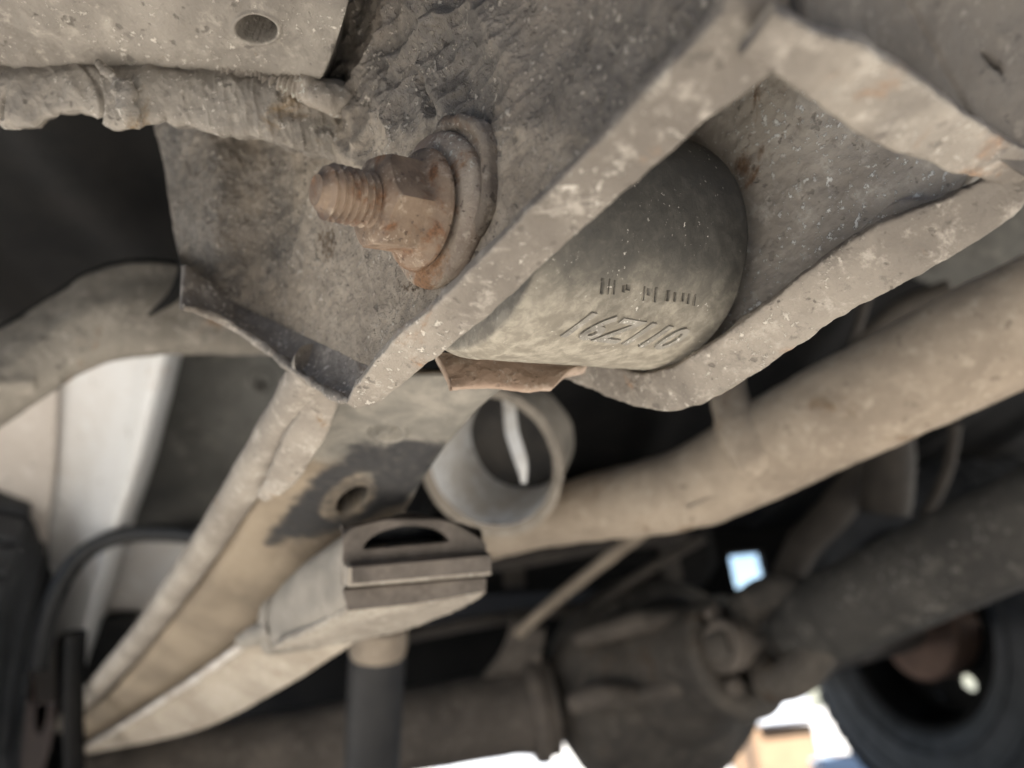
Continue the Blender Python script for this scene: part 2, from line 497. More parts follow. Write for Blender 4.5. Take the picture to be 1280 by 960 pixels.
M_white = crust("dusty_white_paint", (0.72, 0.71, 0.69), (0.62, 0.58, 0.53), (0.74, 0.74, 0.72), rust=(0.5, 0.42, 0.34), rust_amt=0.08, sc_=0.25, speck=0.0, bump=0.0002, rough=0.5, rust_col2=(0.45, 0.37, 0.3))
M_pinkw = crust("dusty_beige_paint", (0.60, 0.53, 0.455), (0.5, 0.43, 0.36), (0.66, 0.6, 0.53), sc_=0.25, speck=0.0, bump=0.0002, rough=0.6)
M_liner = crust("grey_liner", (0.13, 0.125, 0.11), (0.08, 0.076, 0.066), (0.19, 0.175, 0.15), sc_=0.3, speck=0.1, bump=0.0005)
M_arch = crust("dusty_arch", (0.27, 0.235, 0.185), (0.18, 0.155, 0.12), (0.36, 0.31, 0.25), rust=(0.3, 0.2, 0.13), rust_amt=0.15, sc_=0.7, speck=0.3, bump=0.0008)
M_ground = plain("concrete_ground", (0.40, 0.385, 0.36), (0.5, 0.48, 0.45), 0.9, 3, 0.002, fine=60)
M_shade_wall = plain("grey_shade_wall", (0.16, 0.155, 0.15), (0.2, 0.195, 0.185), 0.9, 5, 0.002, fine=80)
M_card = plain("cardboard", (0.20, 0.13, 0.08), (0.25, 0.165, 0.10), 0.85, 6, 0.0005)
M_wbox = plain("white_box", (0.42, 0.44, 0.48), (0.5, 0.52, 0.55), 0.6, 6, 0.0003)
M_blueb = plain("pale_blue_box", (0.22, 0.29, 0.38), (0.28, 0.35, 0.43), 0.6, 6, 0.0003)
M_steel = plain("dull_steel", (0.22, 0.2, 0.17), (0.32, 0.29, 0.25), 0.5, 40, 0.0003)

# ------------------------------------------------------------------ the setting
gs = 60.0
obj("ground", [[-gs, -gs, 0], [gs, -gs, 0], [gs, gs, 0], [-gs, gs, 0]], [[0, 1, 2, 3]], M_ground, smooth_=False, kind="structure")

V_, F_ = box((0.3, -0.95, 0.4), (4.0, 0, 0), (0, 0.1, 0), (0, 0, 0.4), 0.01)  # wall added out of view to block sky and shape the sunlit strip
obj("unseen_shade_wall", V_, F_, M_shade_wall, smooth_=False, kind="structure")
PAN_Z = 0.68
LAT = np.array([0.946, 0.324, 0.0]); LAT /= np.linalg.norm(LAT)      # across the car
LON = np.array([-LAT[1], LAT[0], 0.0])                                # along the car, away from the camera
Z = np.array([0, 0, 1.0])

def floor_pan():
    t = thing("car_underbody", "black undercoated floor of the car above everything else", "car body", (0.2, 0.8, PAN_Z))
    # floor with pressed ribs
    xs = np.linspace(-0.75, 1.35, 120); ys = np.linspace(-0.20, 1.83, 60)
    X, Y = np.meshgrid(xs, ys, indexing='ij')
    rib = 0.012 * smooth(0.4, 0.8, np.sin(X * 40)) * smooth(-0.2, 0.1, Y)
    Zb = PAN_Z - rib
    V = np.stack([X, Y, Zb], -1); V2 = np.stack([X, Y, 0 * X + PAN_Z + 0.03], -1)
    Fa = grid_faces(120, 60, 0); Fb = grid_faces(120, 60, 7200, flip=True)
    ring = np.concatenate([np.arange(60), np.arange(1, 120) * 60 + 59, 119 * 60 + np.arange(58, -1, -1), np.arange(118, 0, -1) * 60])
    r2 = np.roll(ring, -1)
    Fs = np.stack([ring, r2, r2 + 7200, ring + 7200], -1)
    obj("floor_panel", np.concatenate([V.reshape(-1, 3), V2.reshape(-1, 3)]), np.concatenate([Fa, Fb, Fs]), M_dark, t)
    V, F = box((0.3, 1.05, 1.50), (1.02, 0, 0), (0, 0.74, 0), (0, 0, 0.78), 0.08)
    obj("body_shell", V, F, M_white, t, smooth_=False)
    # rear valance with an opening through which the daylight shows
    c = P(930, 712, 1.75)
    yv = c[1]
    def xz(px, py):
        u = (px - CX) / F_PX; v = -(py - CY) / F_PX
        r = u * RIGHT + v * UP + FWD
        q = CAM + r * ((yv - CAM[1]) / r[1])
        return q[0], q[2]
    a = xz(920, 735); b = xz(951, 688)
    x0, x1 = sorted((a[0], b[0])); z0, z1 = sorted((a[1], b[1]))
    gx = [-1.2, x0, x1, 1.35]; gz = [0.352, z0, z1, PAN_Z]
    m = MB()
    for i in range(3):
        for j in range(3):
            if i == 1 and j == 1: continue
            e = 0.0005
            cx_, cz_ = (gx[i] + gx[i+1]) / 2, (gz[j] + gz[j+1]) / 2
            m.add(*box((cx_, yv + 0.02, cz_), ((gx[i+1] - gx[i]) / 2 - e*0, 0, 0), (0, 0.02, 0), (0, 0, (gz[j+1] - gz[j]) / 2)))
    m.build("rear_valance", M_dark, t, smooth_=False)
    # inner sill down the left side, leaving the wheel arch open
floor_pan()

def left_body():
    t = thing("inner_fender", "white painted inner wing of the car behind the left tyre", "car panel", P(120, 600, 0.8))
    V, F, _ = sheet([[(-120, 370, 0.72), (0, 370, 0.72), (90, 370, 0.72), (130, 370, 0.705), (180, 370, 0.67), (215, 370, 0.64), (232, 370, 0.65), (245, 370, 0.70)],
                     [(-120, 560, 0.80), (0, 560, 0.80), (80, 560, 0.80), (112, 560, 0.785), (145, 560, 0.75), (172, 560, 0.72), (186, 560, 0.73), (198, 560, 0.78)],
                     [(-120, 700, 0.88), (0, 700, 0.88), (60, 700, 0.88), (84, 700, 0.865), (108, 700, 0.83), (128, 700, 0.80), (140, 700, 0.81), (152, 700, 0.86)],
                     [(-120, 880, 0.97), (0, 880, 0.97), (40, 880, 0.97), (52, 880, 0.955), (66, 880, 0.93), (80, 880, 0.91), (94, 880, 0.92), (106, 880, 0.96)]],
                    60, 120, 0.004, lambda x, y, p: 0.0008 * fbm(p, 25, 2, 3))
    obj("wing_panel", V, F, M_white, t)
    V, F, _ = sheet([[(-125, 370, 0.71), (-20, 370, 0.712), (75, 370, 0.712)], [(-125, 560, 0.79), (-10, 560, 0.792), (70, 560, 0.792)],
                     [(-125, 780, 0.905), (0, 780, 0.907), (46, 780, 0.907)]], 40, 40, 0.003, lambda x, y, p: 0.0006 * fbm(p, 30, 2, 5))
    obj("dusty_lower_panel", V, F, M_pinkw, t)
    V, F, _ = sheet([[(205, 370, 0.72), (260, 372, 0.74), (400, 375, 0.70)],
                     [(170, 560, 0.80), (250, 560, 0.83), (400, 560, 0.78)],
                     [(110, 720, 0.88), (230, 700, 0.92), (380, 700, 0.86)]],
                    40, 50, 0.004, lambda x, y, p: 0.006 * fbm(p, 12, 3, 7))
    obj("grey_liner", V, F, M_liner, t)
    V, F, _ = sheet([[(120, 672, 0.86), (190, 665, 0.86), (290, 668, 0.82)],
                     [(90, 750, 0.90), (170, 745, 0.89), (260, 750, 0.83)],
                     [(50, 860, 0.95), (120, 850, 0.94), (200, 860, 0.88)]],
                    30, 40, 0.004, lambda x, y, p: 0.004 * fbm(p, 14, 3, 8))
    obj("arch_edge_panel", V, F, M_white, t)
    # round grommet on the liner
    V, F = lathe(P(327, 478, 0.715), CAM - P(327, 478, 0.715), [(0, 0.013), (0.004, 0.013), (0.006, 0.009), (0.003, 0.006), (0.001, 0.001)], 24)
    obj("grommet", V, F, M_liner, t)
left_body()

def dark_arch():
    V, F, _ = sheet([[(70, 800, 0.88), (120, 775, 0.88), (180, 775, 0.86)], [(70, 880, 0.9), (130, 880, 0.9), (200, 860, 0.86)],
                     [(60, 980, 0.92), (140, 980, 0.92), (230, 980, 0.88)]], 14, 14, 0.02)
    obj("splash_guard", V, F, M_rubberb, None, base=P(130, 880, 0.9), label="black rubber splash guard low beside the left tyre", category="splash guard")
    V, F = tube([(96, 790, 0.66), (92, 880, 0.66), (94, 990, 0.66)], 0.008, 12, 10)
    o = obj("vertical_link", V, F, M_dark, None, base=P(94, 980, .8), label="upright dark rod between the left tyre and the suspension arm", category="rod")
dark_arch()

# curved chassis rail at the left
def chassis_rail():
    t = thing("chassis_rail", "dusty arched chassis rail curving down to the left edge", "chassis rail", P(120, 420, 0.42))
    top = [(-70, 450, 0.40), (0, 412, 0.41), (60, 375, 0.42), (110, 343, 0.425), (150, 330, 0.43), (200, 329, 0.435), (250, 336, 0.44), (330, 350, 0.44)]
    mid = [(-70, 510, 0.385), (0, 475, 0.395), (60, 425, 0.405), (110, 395, 0.41), (160, 382, 0.415), (210, 382, 0.42), (260, 385, 0.425), (340, 390, 0.43)]
    bot = [(-70, 590, 0.40), (0, 532, 0.405), (55, 495, 0.41), (105, 462, 0.415), (150, 446, 0.42), (210, 440, 0.425), (270, 440, 0.43), (360, 442, 0.44)]
    inn = [(-70, 580, 0.47), (0, 525, 0.475), (55, 488, 0.48), (105, 456, 0.485), (150, 440, 0.49), (210, 435, 0.495), (270, 436, 0.50), (360, 436, 0.51)]
    def d(x, y, p):
        e = 0.0010 * fbm(p, 90, 4, 21)
        # a crease where the skin has lifted near the left edge
        e = e + 0.002 * np.exp(-((y - (480 - (x) * 0.05)) / 8) ** 2) * (x < 45)
        return e
    V, F, _ = sheet([top, mid, bot, inn], 90, 150, 0.003, d)
    obj("rail_face", V, F, M_arch, t)
    up = [(a, b - 4, dd + 0.12) for a, b, dd in top]
    V, F, _ = sheet([top, up], 12, 60, 0.003, lambda x, y, p: 0.0008 * fbm(p, 80, 3, 22))
    obj("rail_top", V, F, M_dark, t)
    V, F = strip([(186, 394, 0.412, 4, 0.003), (215, 372, 0.412, 14, 0.004), (232, 345, 0.413, 22, 0.004), (236, 325, 0.415, 26, 0.004)], 14, 30, 0.0002)
    obj("rail_seam", V, F, M_dark, t)
chassis_rail()

# ------------------------------------------------------------------ the mounting bracket
GAP = 0.086
def bracket():
    t = thing("mounting_bracket", "crusted box bracket with caked lips holding the rusty bolt and the round bushing", "bracket", W0)
    # near plate: ruled between its left border and the lip, bent where it leaves the pivot plane
    Rr = [(985, -70), (925, -10), (860, 60), (765, 160), (650, 275), (560, 365), (510, 425), (470, 462)]
    Ll = [(330, -70), (320, 0), (300, 70), (196, 128), (204, 200), (213, 262), (222, 314), (234, 350)]
    rows = []
    for (a, b), (c, e) in zip(Ll, Rr):
        row = []
        for f in (0, .05, .10, .16, .24, .36, .5, .65, .8, 1.0):
            x, y = a + (c - a) * f, b + (e - b) * f
            dd = dplane(x, y)
            k = float(smooth(430, 215, x))
            dd = dd * (1 - k) + min(dd, 0.268) * k + .05 * float(smooth(320, 195, x)) ** 2 * (y < 345)
            row.append((x, y, dd))
        rows.append(row)
    def d(x, y, p):
        e = 0.0007 * fbm(p, 110, 5, 1, 0.55)
        # wrinkled undercoat towards the top
        m = smooth(230, 120, y) * smooth(330, 430, x) * smooth(720, 560, x)
        wr = ridged(p * np.array([1, 1.0, 1.7]), 55, 3, 5)
        e = e + m * (0.0042 * np.clip(wr, -0.2, 1) - 0.001)
        m2 = smooth(300, 160, y) * smooth(600, 700, x)
        e = e + m2 * 0.0014 * fbm(p, 60, 3, 15)
        # fold running down beside the thread
        for (x0, y0, x1, y1, w_, h) in ((440, 130, 452, 210, 7, .0022), (500, 60, 452, 180, 6, .002), (395, 235, 365, 330, 5, .0012),
                                        (560, 20, 500, 75, 8, .003), (520, 90, 540, 140, 7, -.003), (400, 150, 440, 200, 8, .002)):
            tt = np.clip(((x - x0) * (x1 - x0) + (y - y0) * (y1 - y0)) / ((x1 - x0) ** 2 + (y1 - y0) ** 2), 0, 1)
            dd = np.hypot(x - x0 - tt * (x1 - x0), y - y0 - tt * (y1 - y0))
            e = e + h * np.exp(-(dd / w_) ** 2)
        # grit
        g = fbm(p, 420, 2, 31)
        e = e + 0.00035 * g * smooth(0.0, 0.3, fbm(p, 35, 2, 33) + 0.2)
        return e
    PXY = []
    def dd_(x, y, p):
        PXY[:] = [x, y]; return d(x, y, p)
    V, F, _ = sheet(rows, 330, 400, 0.003, dd_)
    o = obj("side_plate", V, F, M_sideplate, t)
    px, py = PXY[0].ravel(), PXY[1].ravel()
    coat_and_shade = np.clip(smooth(215, 110, py + (px - 600) * -.10) + .8 * smooth(460, 270, px) * smooth(500, 300, py), 0, 1)  # undercoat mask, its darker top also standing in for weaker light
    stain = np.exp(-(((px - 408) / 14) ** 2 + ((py - 302) / 26) ** 2)) + .7 * np.exp(-(((px - 520) / 30) ** 2 + ((py - 358) / 9) ** 2))
    for nm, arr in (("coat_and_shade", coat_and_shade), ("stain", stain)):
        at = o.data.attributes.new(nm, 'FLOAT', 'POINT')
        at.data.foreach_set('value', np.concatenate([arr, np.ones(len(o.data.vertices) - len(arr)) * .5]).astype(np.float32))
    # return flange along the bottom of the near plate, folded out towards the bolt side
    a = [(232, 330), (262, 352), (310, 383), (360, 405), (410, 430), (460, 452), (475, 462)]
    b = [(228, 382), (262, 392), (300, 411), (345, 444), (385, 473), (425, 496), (446, 500)]
    def dl(x, y, off):
        dd = dplane(x, y, off); k = float(smooth(430, 215, x)); return dd * (1 - k) + min(dd, 0.268 - off) * k
    r1 = [(x, y, dl(x, y, -0.001)) for x, y in a]
    r2 = [((x + u) / 2, (y + v) / 2 + 3, dl((x + u) / 2, (y + v) / 2, 0.002)) for (x, y), (u, v) in zip(a, b)]
    r3 = [(x, y, dl(x, y, 0.006)) for x, y in b]
    V, F, _ = sheet([r1, r2, r3], 40, 200, 0.0022, lambda x, y, p: 0.0010 * fbm(p, 120, 4, 41))
    obj("lower_flange", V, F, M_plate, t)
    V, F = strip([(x, y + 1, dl(x, y, 0.006), 8 + 5 * (i % 2), 0.003) for i, (x, y) in enumerate(b)], 14, 160, 0.0012, 260, 43, 2.2)
    obj("flange_edge", V, F, M_lip, t)
    # the near lip, from the low corner up to the corner close to the lens
    V, F = strip([(440, 502, dplane(445, 500, .007), 10, .003), (462, 486, dplane(460, 488, .006), 34, .0034), (500, 448, dplane(500, 448, .005), 46, .0036), (580, 380, dplane(580, 380, .005), 56, .0036),
                  (672, 290, dplane(672, 290, .005), 62, .0036), (765, 202, dplane(765, 202, .004), 66, .0036), (850, 122, dplane(850, 122, .004), 78, .0038),
                  (905, 74, dplane(905, 74, .003), 92, .004), (942, 34, dplane(942, 34, .003), 104, .004), (958, -15, dplane(958, -15, .003), 108, .004), (960, -90, dplane(960, -90, 0.003), 108, .004)],
                 64, 560, 0.0006, 180, 51, 7.0, wob=0.0007, tilt=.50)
    obj("near_lip", V, F, M_lip, t)
    # closing plate between the two sides, close to the lens
    dB, dC = 0.124, dplane(1270, 205, -GAP)
    rows = [[(1000, -300, .116), (1140, -300, .128), (1560, -300, .158)],
            [(1003, -90, .119), (1140, -90, .132), (1520, -60, .162)],
            [(1008, 0, .121), (1140, 0, .138), (1480, 70, .170)],
            [(1014, 75, .1245), (1140, 140, .149), (1450, 310, .189)]]
    def d2(x, y, p):
        e = 0.0006 * fbm(p, 120, 4, 61)
        q = np.exp(-((x - (1150 + (y - 30) * .55)) / 5) ** 2)      # seam
        e = e - 0.0006 * q
        dd = np.hypot((x - 1241) * .8 + (y - 78) * .8, (y - 78) * .55 - (x - 1241) * .45)
        aa = (x - 1241) * .72 + (y - 78) * .69; bb = -(x - 1241) * .69 + (y - 78) * .72
        return e - 0.006 * smooth(1.3, .8, np.hypot(aa / 15, bb / 4.0))
    V, F, _ = sheet(rows, 140, 220, 0.003, d2)
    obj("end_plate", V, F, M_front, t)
    V, F = strip([(945, 36, .1215, 56, .0034), (992, 62, .1235, 62, .0034), (1045, 90, .1275, 78, .0034), (1105, 130, .1375, 84, .0034), (1165, 163, .1505, 72, .0034), (1225, 192, .1625, 50, .0034), (1285, 216, .1725, 42, .0034), (1330, 240, .1785, 40, .0034)],
                 64, 360, 0.0006, 170, 53, 6.0, wob=0.0009, tilt=.38)
    obj("end_lip", V, F, M_lip, t)
    # seam crack where the two lips meet
    V, F = tube([(926, 88, .1165), (955, 80, .1165), (985, 70, .117), (1018, 58, .1185)], [.0003, .0006, .0007, .0003], 8, 40, 0.0003, 300, 5)
    # far plate, its inner face towards us
    Ls = [(880, 20), (850, 120), (830, 220), (800, 320), (730, 400), (700, 440)]
    Rs = [(1000, 60), (1110, 125), (1235, 200), (1200, 250), (1000, 385), (800, 500)]
    rows = []
    for (a_, b_), (c_, e_) in zip(Ls, Rs):
        rows.append([L(a_ + (c_ - a_) * f, b_ + (e_ - b_) * f, -GAP) for f in (0, .33, .66, 1)])
    def d3(x, y, p):
        e = 0.0006 * fbm(p, 100, 4, 71)
        e = e + 0.0003 * fbm(p, 420, 3, 73)
        # peeled skin near the far corner
        ln = y - (235 - 0.0 * x) - (1190 - x) * 0.42 - 8 * np.sin(x * .06)
        e = e + 0.0035 * smooth(-6, 4, ln) * smooth(1060, 1095, x) * smooth(60, 20, ln)
        return e
    V, F, _ = sheet(rows, 220, 260, 0.003, d3, lin=(True, True))
    obj("far_plate", V, F, M_inner, t)
    V, F = strip([(1300, 195, L(1300, 195, -GAP)[2], 40, .0040), (1255, 238, L(1255, 238, -GAP + .004)[2], 58, .0040), (1200, 272, L(1200, 272, -GAP + .005)[2], 70, .0040), (1130, 308, L(1130, 308, -GAP + .006)[2], 80, .0040),
                  (1060, 348, L(1060, 348, -GAP + .006)[2], 74, .0040), (985, 398, L(985, 398, -GAP + .006)[2], 66, .0040), (915, 447, L(915, 447, -GAP + .006)[2], 62, .0040),
                  (860, 480, L(860, 480, -GAP + .006)[2], 56, .0040), (810, 487, L(810, 487, -GAP + .005)[2], 44, .0040), (755, 471, L(755, 471, -GAP + .004)[2], 36, .0040), (690, 452, L(690, 452, -GAP + .003)[2], 26, .0040)],
                 72, 620, 0.0007, 200, 55, 5.0, wob=0.0007, tilt=-.42)
    obj("far_lip", V, F, M_lip, t)
    # roof of the box above the bushing
    rows = [[L(470, 70, -.003), L(600, 20, -.003), L(800, -40, -.003)],
            [L(560, 110, -GAP * .35), L(720, 60, -GAP * .35), L(880, 0, -GAP * .35)],
            [L(800, 130, -GAP), L(900, 95, -GAP), L(1010, 60, -GAP)]]
    V, F, _ = sheet(rows, 40, 40, 0.003, lambda x, y, p: 0.0008 * fbm(p, 90, 3, 81))
    obj("roof_plate", V, F, M_plate, t)
    # dried mud in the near corner of the box
    return t
bracket()

def pivot_bolt():
    t = thing("pivot_bolt", "rusty threaded bolt with flanged hex nut and cam washer sticking out of the bracket", "bolt", W0)
    ref = UP
    # cam washer against the plate, then the washer
    V, F = lathe(W0 - NB * .001, NB, [(0, .004), (0, .0190), (.0008, .0198), (.0032, .0198), (.0042, .0190), (.0056, .0160), (.0056, .004)], 96, amp=.0005, nscale=220, seed=3, h_seg=40,
                 rfn=lambda R, H, TH: R * (1 + 0.05 * np.cos(TH - 0.4) + .02 * np.sin(3 * TH)))
    obj("cam_washer", V, F, M_washer, t)
    # flanged nut: cone flange flowing into six flats with rounded corners
    a_, x_, y_ = basis(NB, UP); tc = CAM - W0
    thc = math.atan2(tc @ y_, tc @ x_)
    def hexr(R, H, TH):
        k = (TH - thc - .22) % (math.pi / 3) - math.pi / 6
        hx = .0104 / np.cos(k)
        hx = np.minimum(hx, .0122)
        f = smooth(.0052, .0028, H - 0.0)
        return np.where(R < hx + 0 * H, R, hx * (1 - f) + R * f)
    V, F = lathe(W0 + NB * .0056, NB, [(0, .004), (0, .0142), (.0008, .0152), (.0018, .0150), (.0036, .0132), (.0046, .0122), (.0126, .0122), (.0138, .0112), (.0148, .0088), (.0150, .004)],
                 120, rfn=hexr, amp=.00012, nscale=300, seed=6, h_seg=90)
    obj("flange_nut", V, F, M_rust, t, sharp=24)
    # threaded end
    pitch, L0, L1, r = .00185, .0190, .0342, .0067
    nz = 200
    hs = np.linspace(L0, L1, nz)
    prof = np.stack([hs, np.full(nz, r)], -1)
    def thr(R, H, TH):
        ph = ((H / pitch) - TH / (2 * math.pi)) % 1.0
        g = np.abs(ph - .5) * 2
        wear = .75 + .25 * np.cos(TH - 2.2)
        R = R - .0017 * np.clip((g - .1) / .8, 0, 1) * wear
        e = smooth(L1 - .0034, L1, H)
        return R * (1 - e) + np.minimum(R, .0048) * e - .0012 * e * e
    V, F = lathe(W0, NB, prof, 72, rfn=thr, amp=.00014, nscale=300, seed=8)
    obj("threaded_end", V, F, M_rust, t, sharp=60)
    # eccentric cam plate behind the washer, showing up and to the right of it
    rp = RIGHT - NB * np.dot(RIGHT, NB); rp /= np.linalg.norm(rp)
    up_ = UP - NB * np.dot(UP, NB); up_ /= np.linalg.norm(up_)
    cc = W0 - NB * .0015 + up_ * .0060 + rp * .0075
    V, F = lathe(cc, NB, [(0, .004), (0, .0158), (.0014, .0168), (.0036, .0164), (.0046, .0150), (.0040, .0135), (.0026, .0125), (.0026, .004)], 110, h_seg=60,
                 rfn=lambda R, H, TH: R * (1 + .05 * np.sin(2 * TH + .6) + .035 * np.sin(5 * TH)), amp=.0009, nscale=190, seed=9)
    obj("cam_plate", V, F, M_cam, t)
pivot_bolt()

def text_mesh(body, size, shear=0.0):
    cu = bpy.data.curves.new("lettering", 'FONT')
    cu.body = body; cu.size = size; cu.offset = .022; cu.shear = shear; cu.extrude = 0.5; cu.resolution_u = 3
    cu.align_x = 'LEFT'
    o = bpy.data.objects.new("lettering", cu)
    COL.objects.link(o)
    dg = bpy.context.evaluated_depsgraph_get()
    me = bpy.data.meshes.new_from_object(o.evaluated_get(dg))
    V = np.array([v.co[:] for v in me.vertices]); F = [list(p.vertices) for p in me.polygons]
    bpy.data.objects.remove(o); bpy.data.curves.remove(cu); bpy.data.meshes.remove(me)
    return V, F

def control_arm():
    AX = -NB
    Cb = W0 + AX * .0
    t = thing("control_arm", "dusty tan suspension arm running from the bushing in the bracket down to the lower left", "suspension arm", Cb)
    R = .0362
    far = .080
    Vf = W0 + AX * far
    V, F = lathe(Vf, NB, [(0.0, .010), (0.0, .0345), (.0004, .0356), (.0012, R), (.006, R), (.040, R), (.068, R), (.0735, R - .002), (.074, .010)],
                 160, amp=.0003, nscale=120, seed=11, h_seg=140)
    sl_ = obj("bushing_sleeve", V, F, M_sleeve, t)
    # stamped figures, raised from the sleeve: find where they sit on the cylinder
    a, x, y = basis(AX, UP)
    def on_cyl(px, py):
        u = (px - CX) / F_PX; v = -(py - CY) / F_PX
        r = u * RIGHT + v * UP + FWD
        o = CAM - W0
        rp = r - a * np.dot(r, a); op = o - a * np.dot(o, a)
        A, B, C = rp @ rp, 2 * rp @ op, op @ op - R * R
        D = B * B - 4 * A * C
        s = (-B - math.sqrt(max(D, 0))) / (2 * A)
        q = o + r * s
        return np.dot(q, a), math.atan2(np.dot(q, y), np.dot(q, x))
    def stamp(body, size, p0, p1, height, shear, nm):
        V, F = text_mesh(body, 1.0, shear)
        w_ = V[:, 0].max() - V[:, 0].min()
        h0, t0 = on_cyl(*p0); h1, t1 = on_cyl(*p1)
        ln = math.hypot(h1 - h0, (t1 - t0) * R)
        k = ln / w_
        ex = np.array([(h1 - h0), (t1 - t0) * R]) / ln
        hA, tA = on_cyl(p0[0], p0[1] - 10)
        ey = np.array([hA - h0, (tA - t0) * R]); ey = ey - ex * (ey @ ex); ey /= np.linalg.norm(ey)
        X = (V[:, 0] - V[:, 0].min()) * k; Y = V[:, 1] * size
        H = h0 + X * ex[0] + Y * ey[0]; TH = t0 + (X * ex[1] + Y * ey[1]) / R
        RR = R + np.where(V[:, 2] > 0, height, -.001)
        W = W0 + a * H[:, None] + (x * np.cos(TH)[:, None] + y * np.sin(TH)[:, None]) * RR[:, None]
        W = W + .00012 * fbm(W, 900, 2, 5)[:, None]
        obj("stamped_figures", W, F, M_lettering, sl_, smooth_=False)
    stamp("16Z110", .0125, (700, 418), (838, 436), .0006, .4, "lower")
    # worn row above: short bars
    h0, t0 = on_cyl(752, 352); h1, t1 = on_cyl(868, 372)
    m = MB()
    rngm = np.random.RandomState(4)
    for i in range(15):
        f = i / 14 + rngm.uniform(-.02, .02)
        if i in (5, 9): continue
        h, th = h0 + (h1 - h0) * f, t0 + (t1 - t0) * f + rngm.uniform(-.01, .01)
        dr = x * math.cos(th) + y * math.sin(th); tn = -x * math.sin(th) + y * math.cos(th)
        hh = rngm.uniform(.0008, .0022)
        m.add(*box(W0 + a * h + dr * R + tn * hh * .5, a * rngm.uniform(.0004, .0010), tn * hh + a * hh * .35, dr * .00025, .0002))
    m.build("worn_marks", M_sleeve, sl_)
    # rusty tab below the sleeve
    V, F, _ = sheet([[(545, 440, .232), (610, 440, .236), (660, 446, .243), (735, 455, .252)],
                     [(560, 470, .226), (610, 468, .229), (655, 472, .234), (712, 462, .243)],
                     [(565, 486, .224), (610, 484, .228), (652, 488, .232), (690, 486, .236)],
                     [(565, 484, .240), (610, 482, .243), (652, 486, .247), (690, 484, .250)]], 70, 120, .003, lambda x_, y_, p: .0010 * fbm(p, 130, 4, 91))
    obj("welded_tab", V, F, M_tab, t)
    # arm face
    Lf = [(385, 470, .266), (366, 525, .287), (323, 600, .329), (272, 690, .405), (205, 780, .51), (152, 850, .63), (90, 908, .76)]
    Rf = [(640, 470, .262), (585, 520, .285), (530, 590, .318), (470, 690, .38), (350, 800, .47), (230, 865, .60), (110, 925, .75)]
    rows = []
    for A_, B_ in zip(Lf, Rf):
        A_ = np.array(A_); B_ = np.array(B_)
        row = [A_ + np.array([0, 0, .012])]
        for f in (.10, .35, .7, 1.0):
            q = A_ + (B_ - A_) * f
            lo_ = smooth(600, 720, A_[1])
            row.append(q + np.array([0, 0, -.002 + (.006 if f == .7 else .035 if f == 1.0 else 0) * lo_]))
        q = B_.copy(); q[0] -= 2; q[2] += .03 + .035 * lo_
        row.append(q)
        rows.append(row)
    def d(x_, y_, p):
        e = .0006 * fbm(p, 60, 4, 101)
        # rolled-over plug
        u_, v_ = (x_ - 485) / 24, (y_ - 541) / 13
        rr = np.hypot(u_, v_)
        e = e + np.where(rr < 1.25, .0016 * np.cos(rr * 7 + np.arctan2(v_, u_)) * smooth(1.25, .9, rr), 0)
        # hole through the dark patch
        c_, s_ = math.cos(-.6), math.sin(-.6)
        uu = ((x_ - 441) * c_ + (y_ - 625) * s_) / 22; vv = (-(x_ - 441) * s_ + (y_ - 625) * c_) / 12
        e = e - .02 * smooth(1.08, .92, np.hypot(uu, vv))
        e = e + .0004 * np.exp(-((np.hypot(uu * .55, vv * .45) - .9) / .14) ** 2) * .4
        return e
    PXY = []
    def d_(x_, y_, p):
        PXY[:] = [x_, y_]; return d(x_, y_, p)
    V, F, _ = sheet(rows, 340, 220, .003, d_)
    poly = np.array([(338, 676), (372, 630), (405, 590), (450, 560), (505, 554), (552, 560), (535, 588), (508, 625), (470, 642), (425, 661)], float)
    nvx = 340 * 220
    c_, s_ = math.cos(-.6), math.sin(-.6)
    def masks(px, py):
        q = np.stack([px, py], -1); n = len(poly)
        dist = np.full(px.shape, 1e9); ins = np.zeros(px.shape, bool)
        for a_, b_ in zip(poly, np.roll(poly, -1, 0)):
            ab = b_ - a_; tt = np.clip(((q - a_) @ ab) / (ab @ ab), 0, 1)
            dist = np.minimum(dist, np.linalg.norm(q - a_ - tt[..., None] * ab, axis=-1))
            ins ^= ((a_[1] > py) != (b_[1] > py)) & (px < ab[0] * (py - a_[1]) / (ab[1] + 1e-9) + a_[0])
        sd = np.where(ins, dist, -dist)
        uu = ((px - 436) * c_ + (py - 622) * s_) / 42; vv = (-(px - 436) * s_ + (py - 622) * c_) / 25
        ring = smooth(1.15, .85, np.hypot(uu, vv))
        u2 = ((px - 441) * c_ + (py - 625) * s_) / 22; v2 = (-(px - 441) * s_ + (py - 625) * c_) / 12
        hole = (np.hypot(u2, v2) < 1.04) * 1.0
        g1 = smooth(60, -50, py + (600 - px) * .35 - 640) * smooth(-45, 40, px - (395 - (py - 500) * .35))
        return sd, ring, hole, g1
    sd, ring, hole, g1 = masks(PXY[0].ravel(), PXY[1].ravel())
    o = obj("arm_face", V, F, M_armpaint, t)
    me = o.data
    for nm, arr in (("paint", smooth(-24, 12, sd) * (1 - .42 * ring)), ("worn", g1), ("hole", hole)):
        at = me.attributes.new(nm, 'FLOAT', 'POINT')
        at.data.foreach_set('value', np.concatenate([arr, np.zeros(len(me.vertices) - nvx)]).astype(np.float32))
    # outer rib
    V, F = tube([(398, 455, .255), (368, 505, .277), (322, 580, .322), (252, 690, .415), (185, 785, .53), (130, 850, .66), (80, 905, .8)],
                [.0078, .0080, .0080, .0082, .0085, .0088, .009], 28, 260, .0007, 120, 111)
    obj("outer_rib", V, F, M_rib, t)
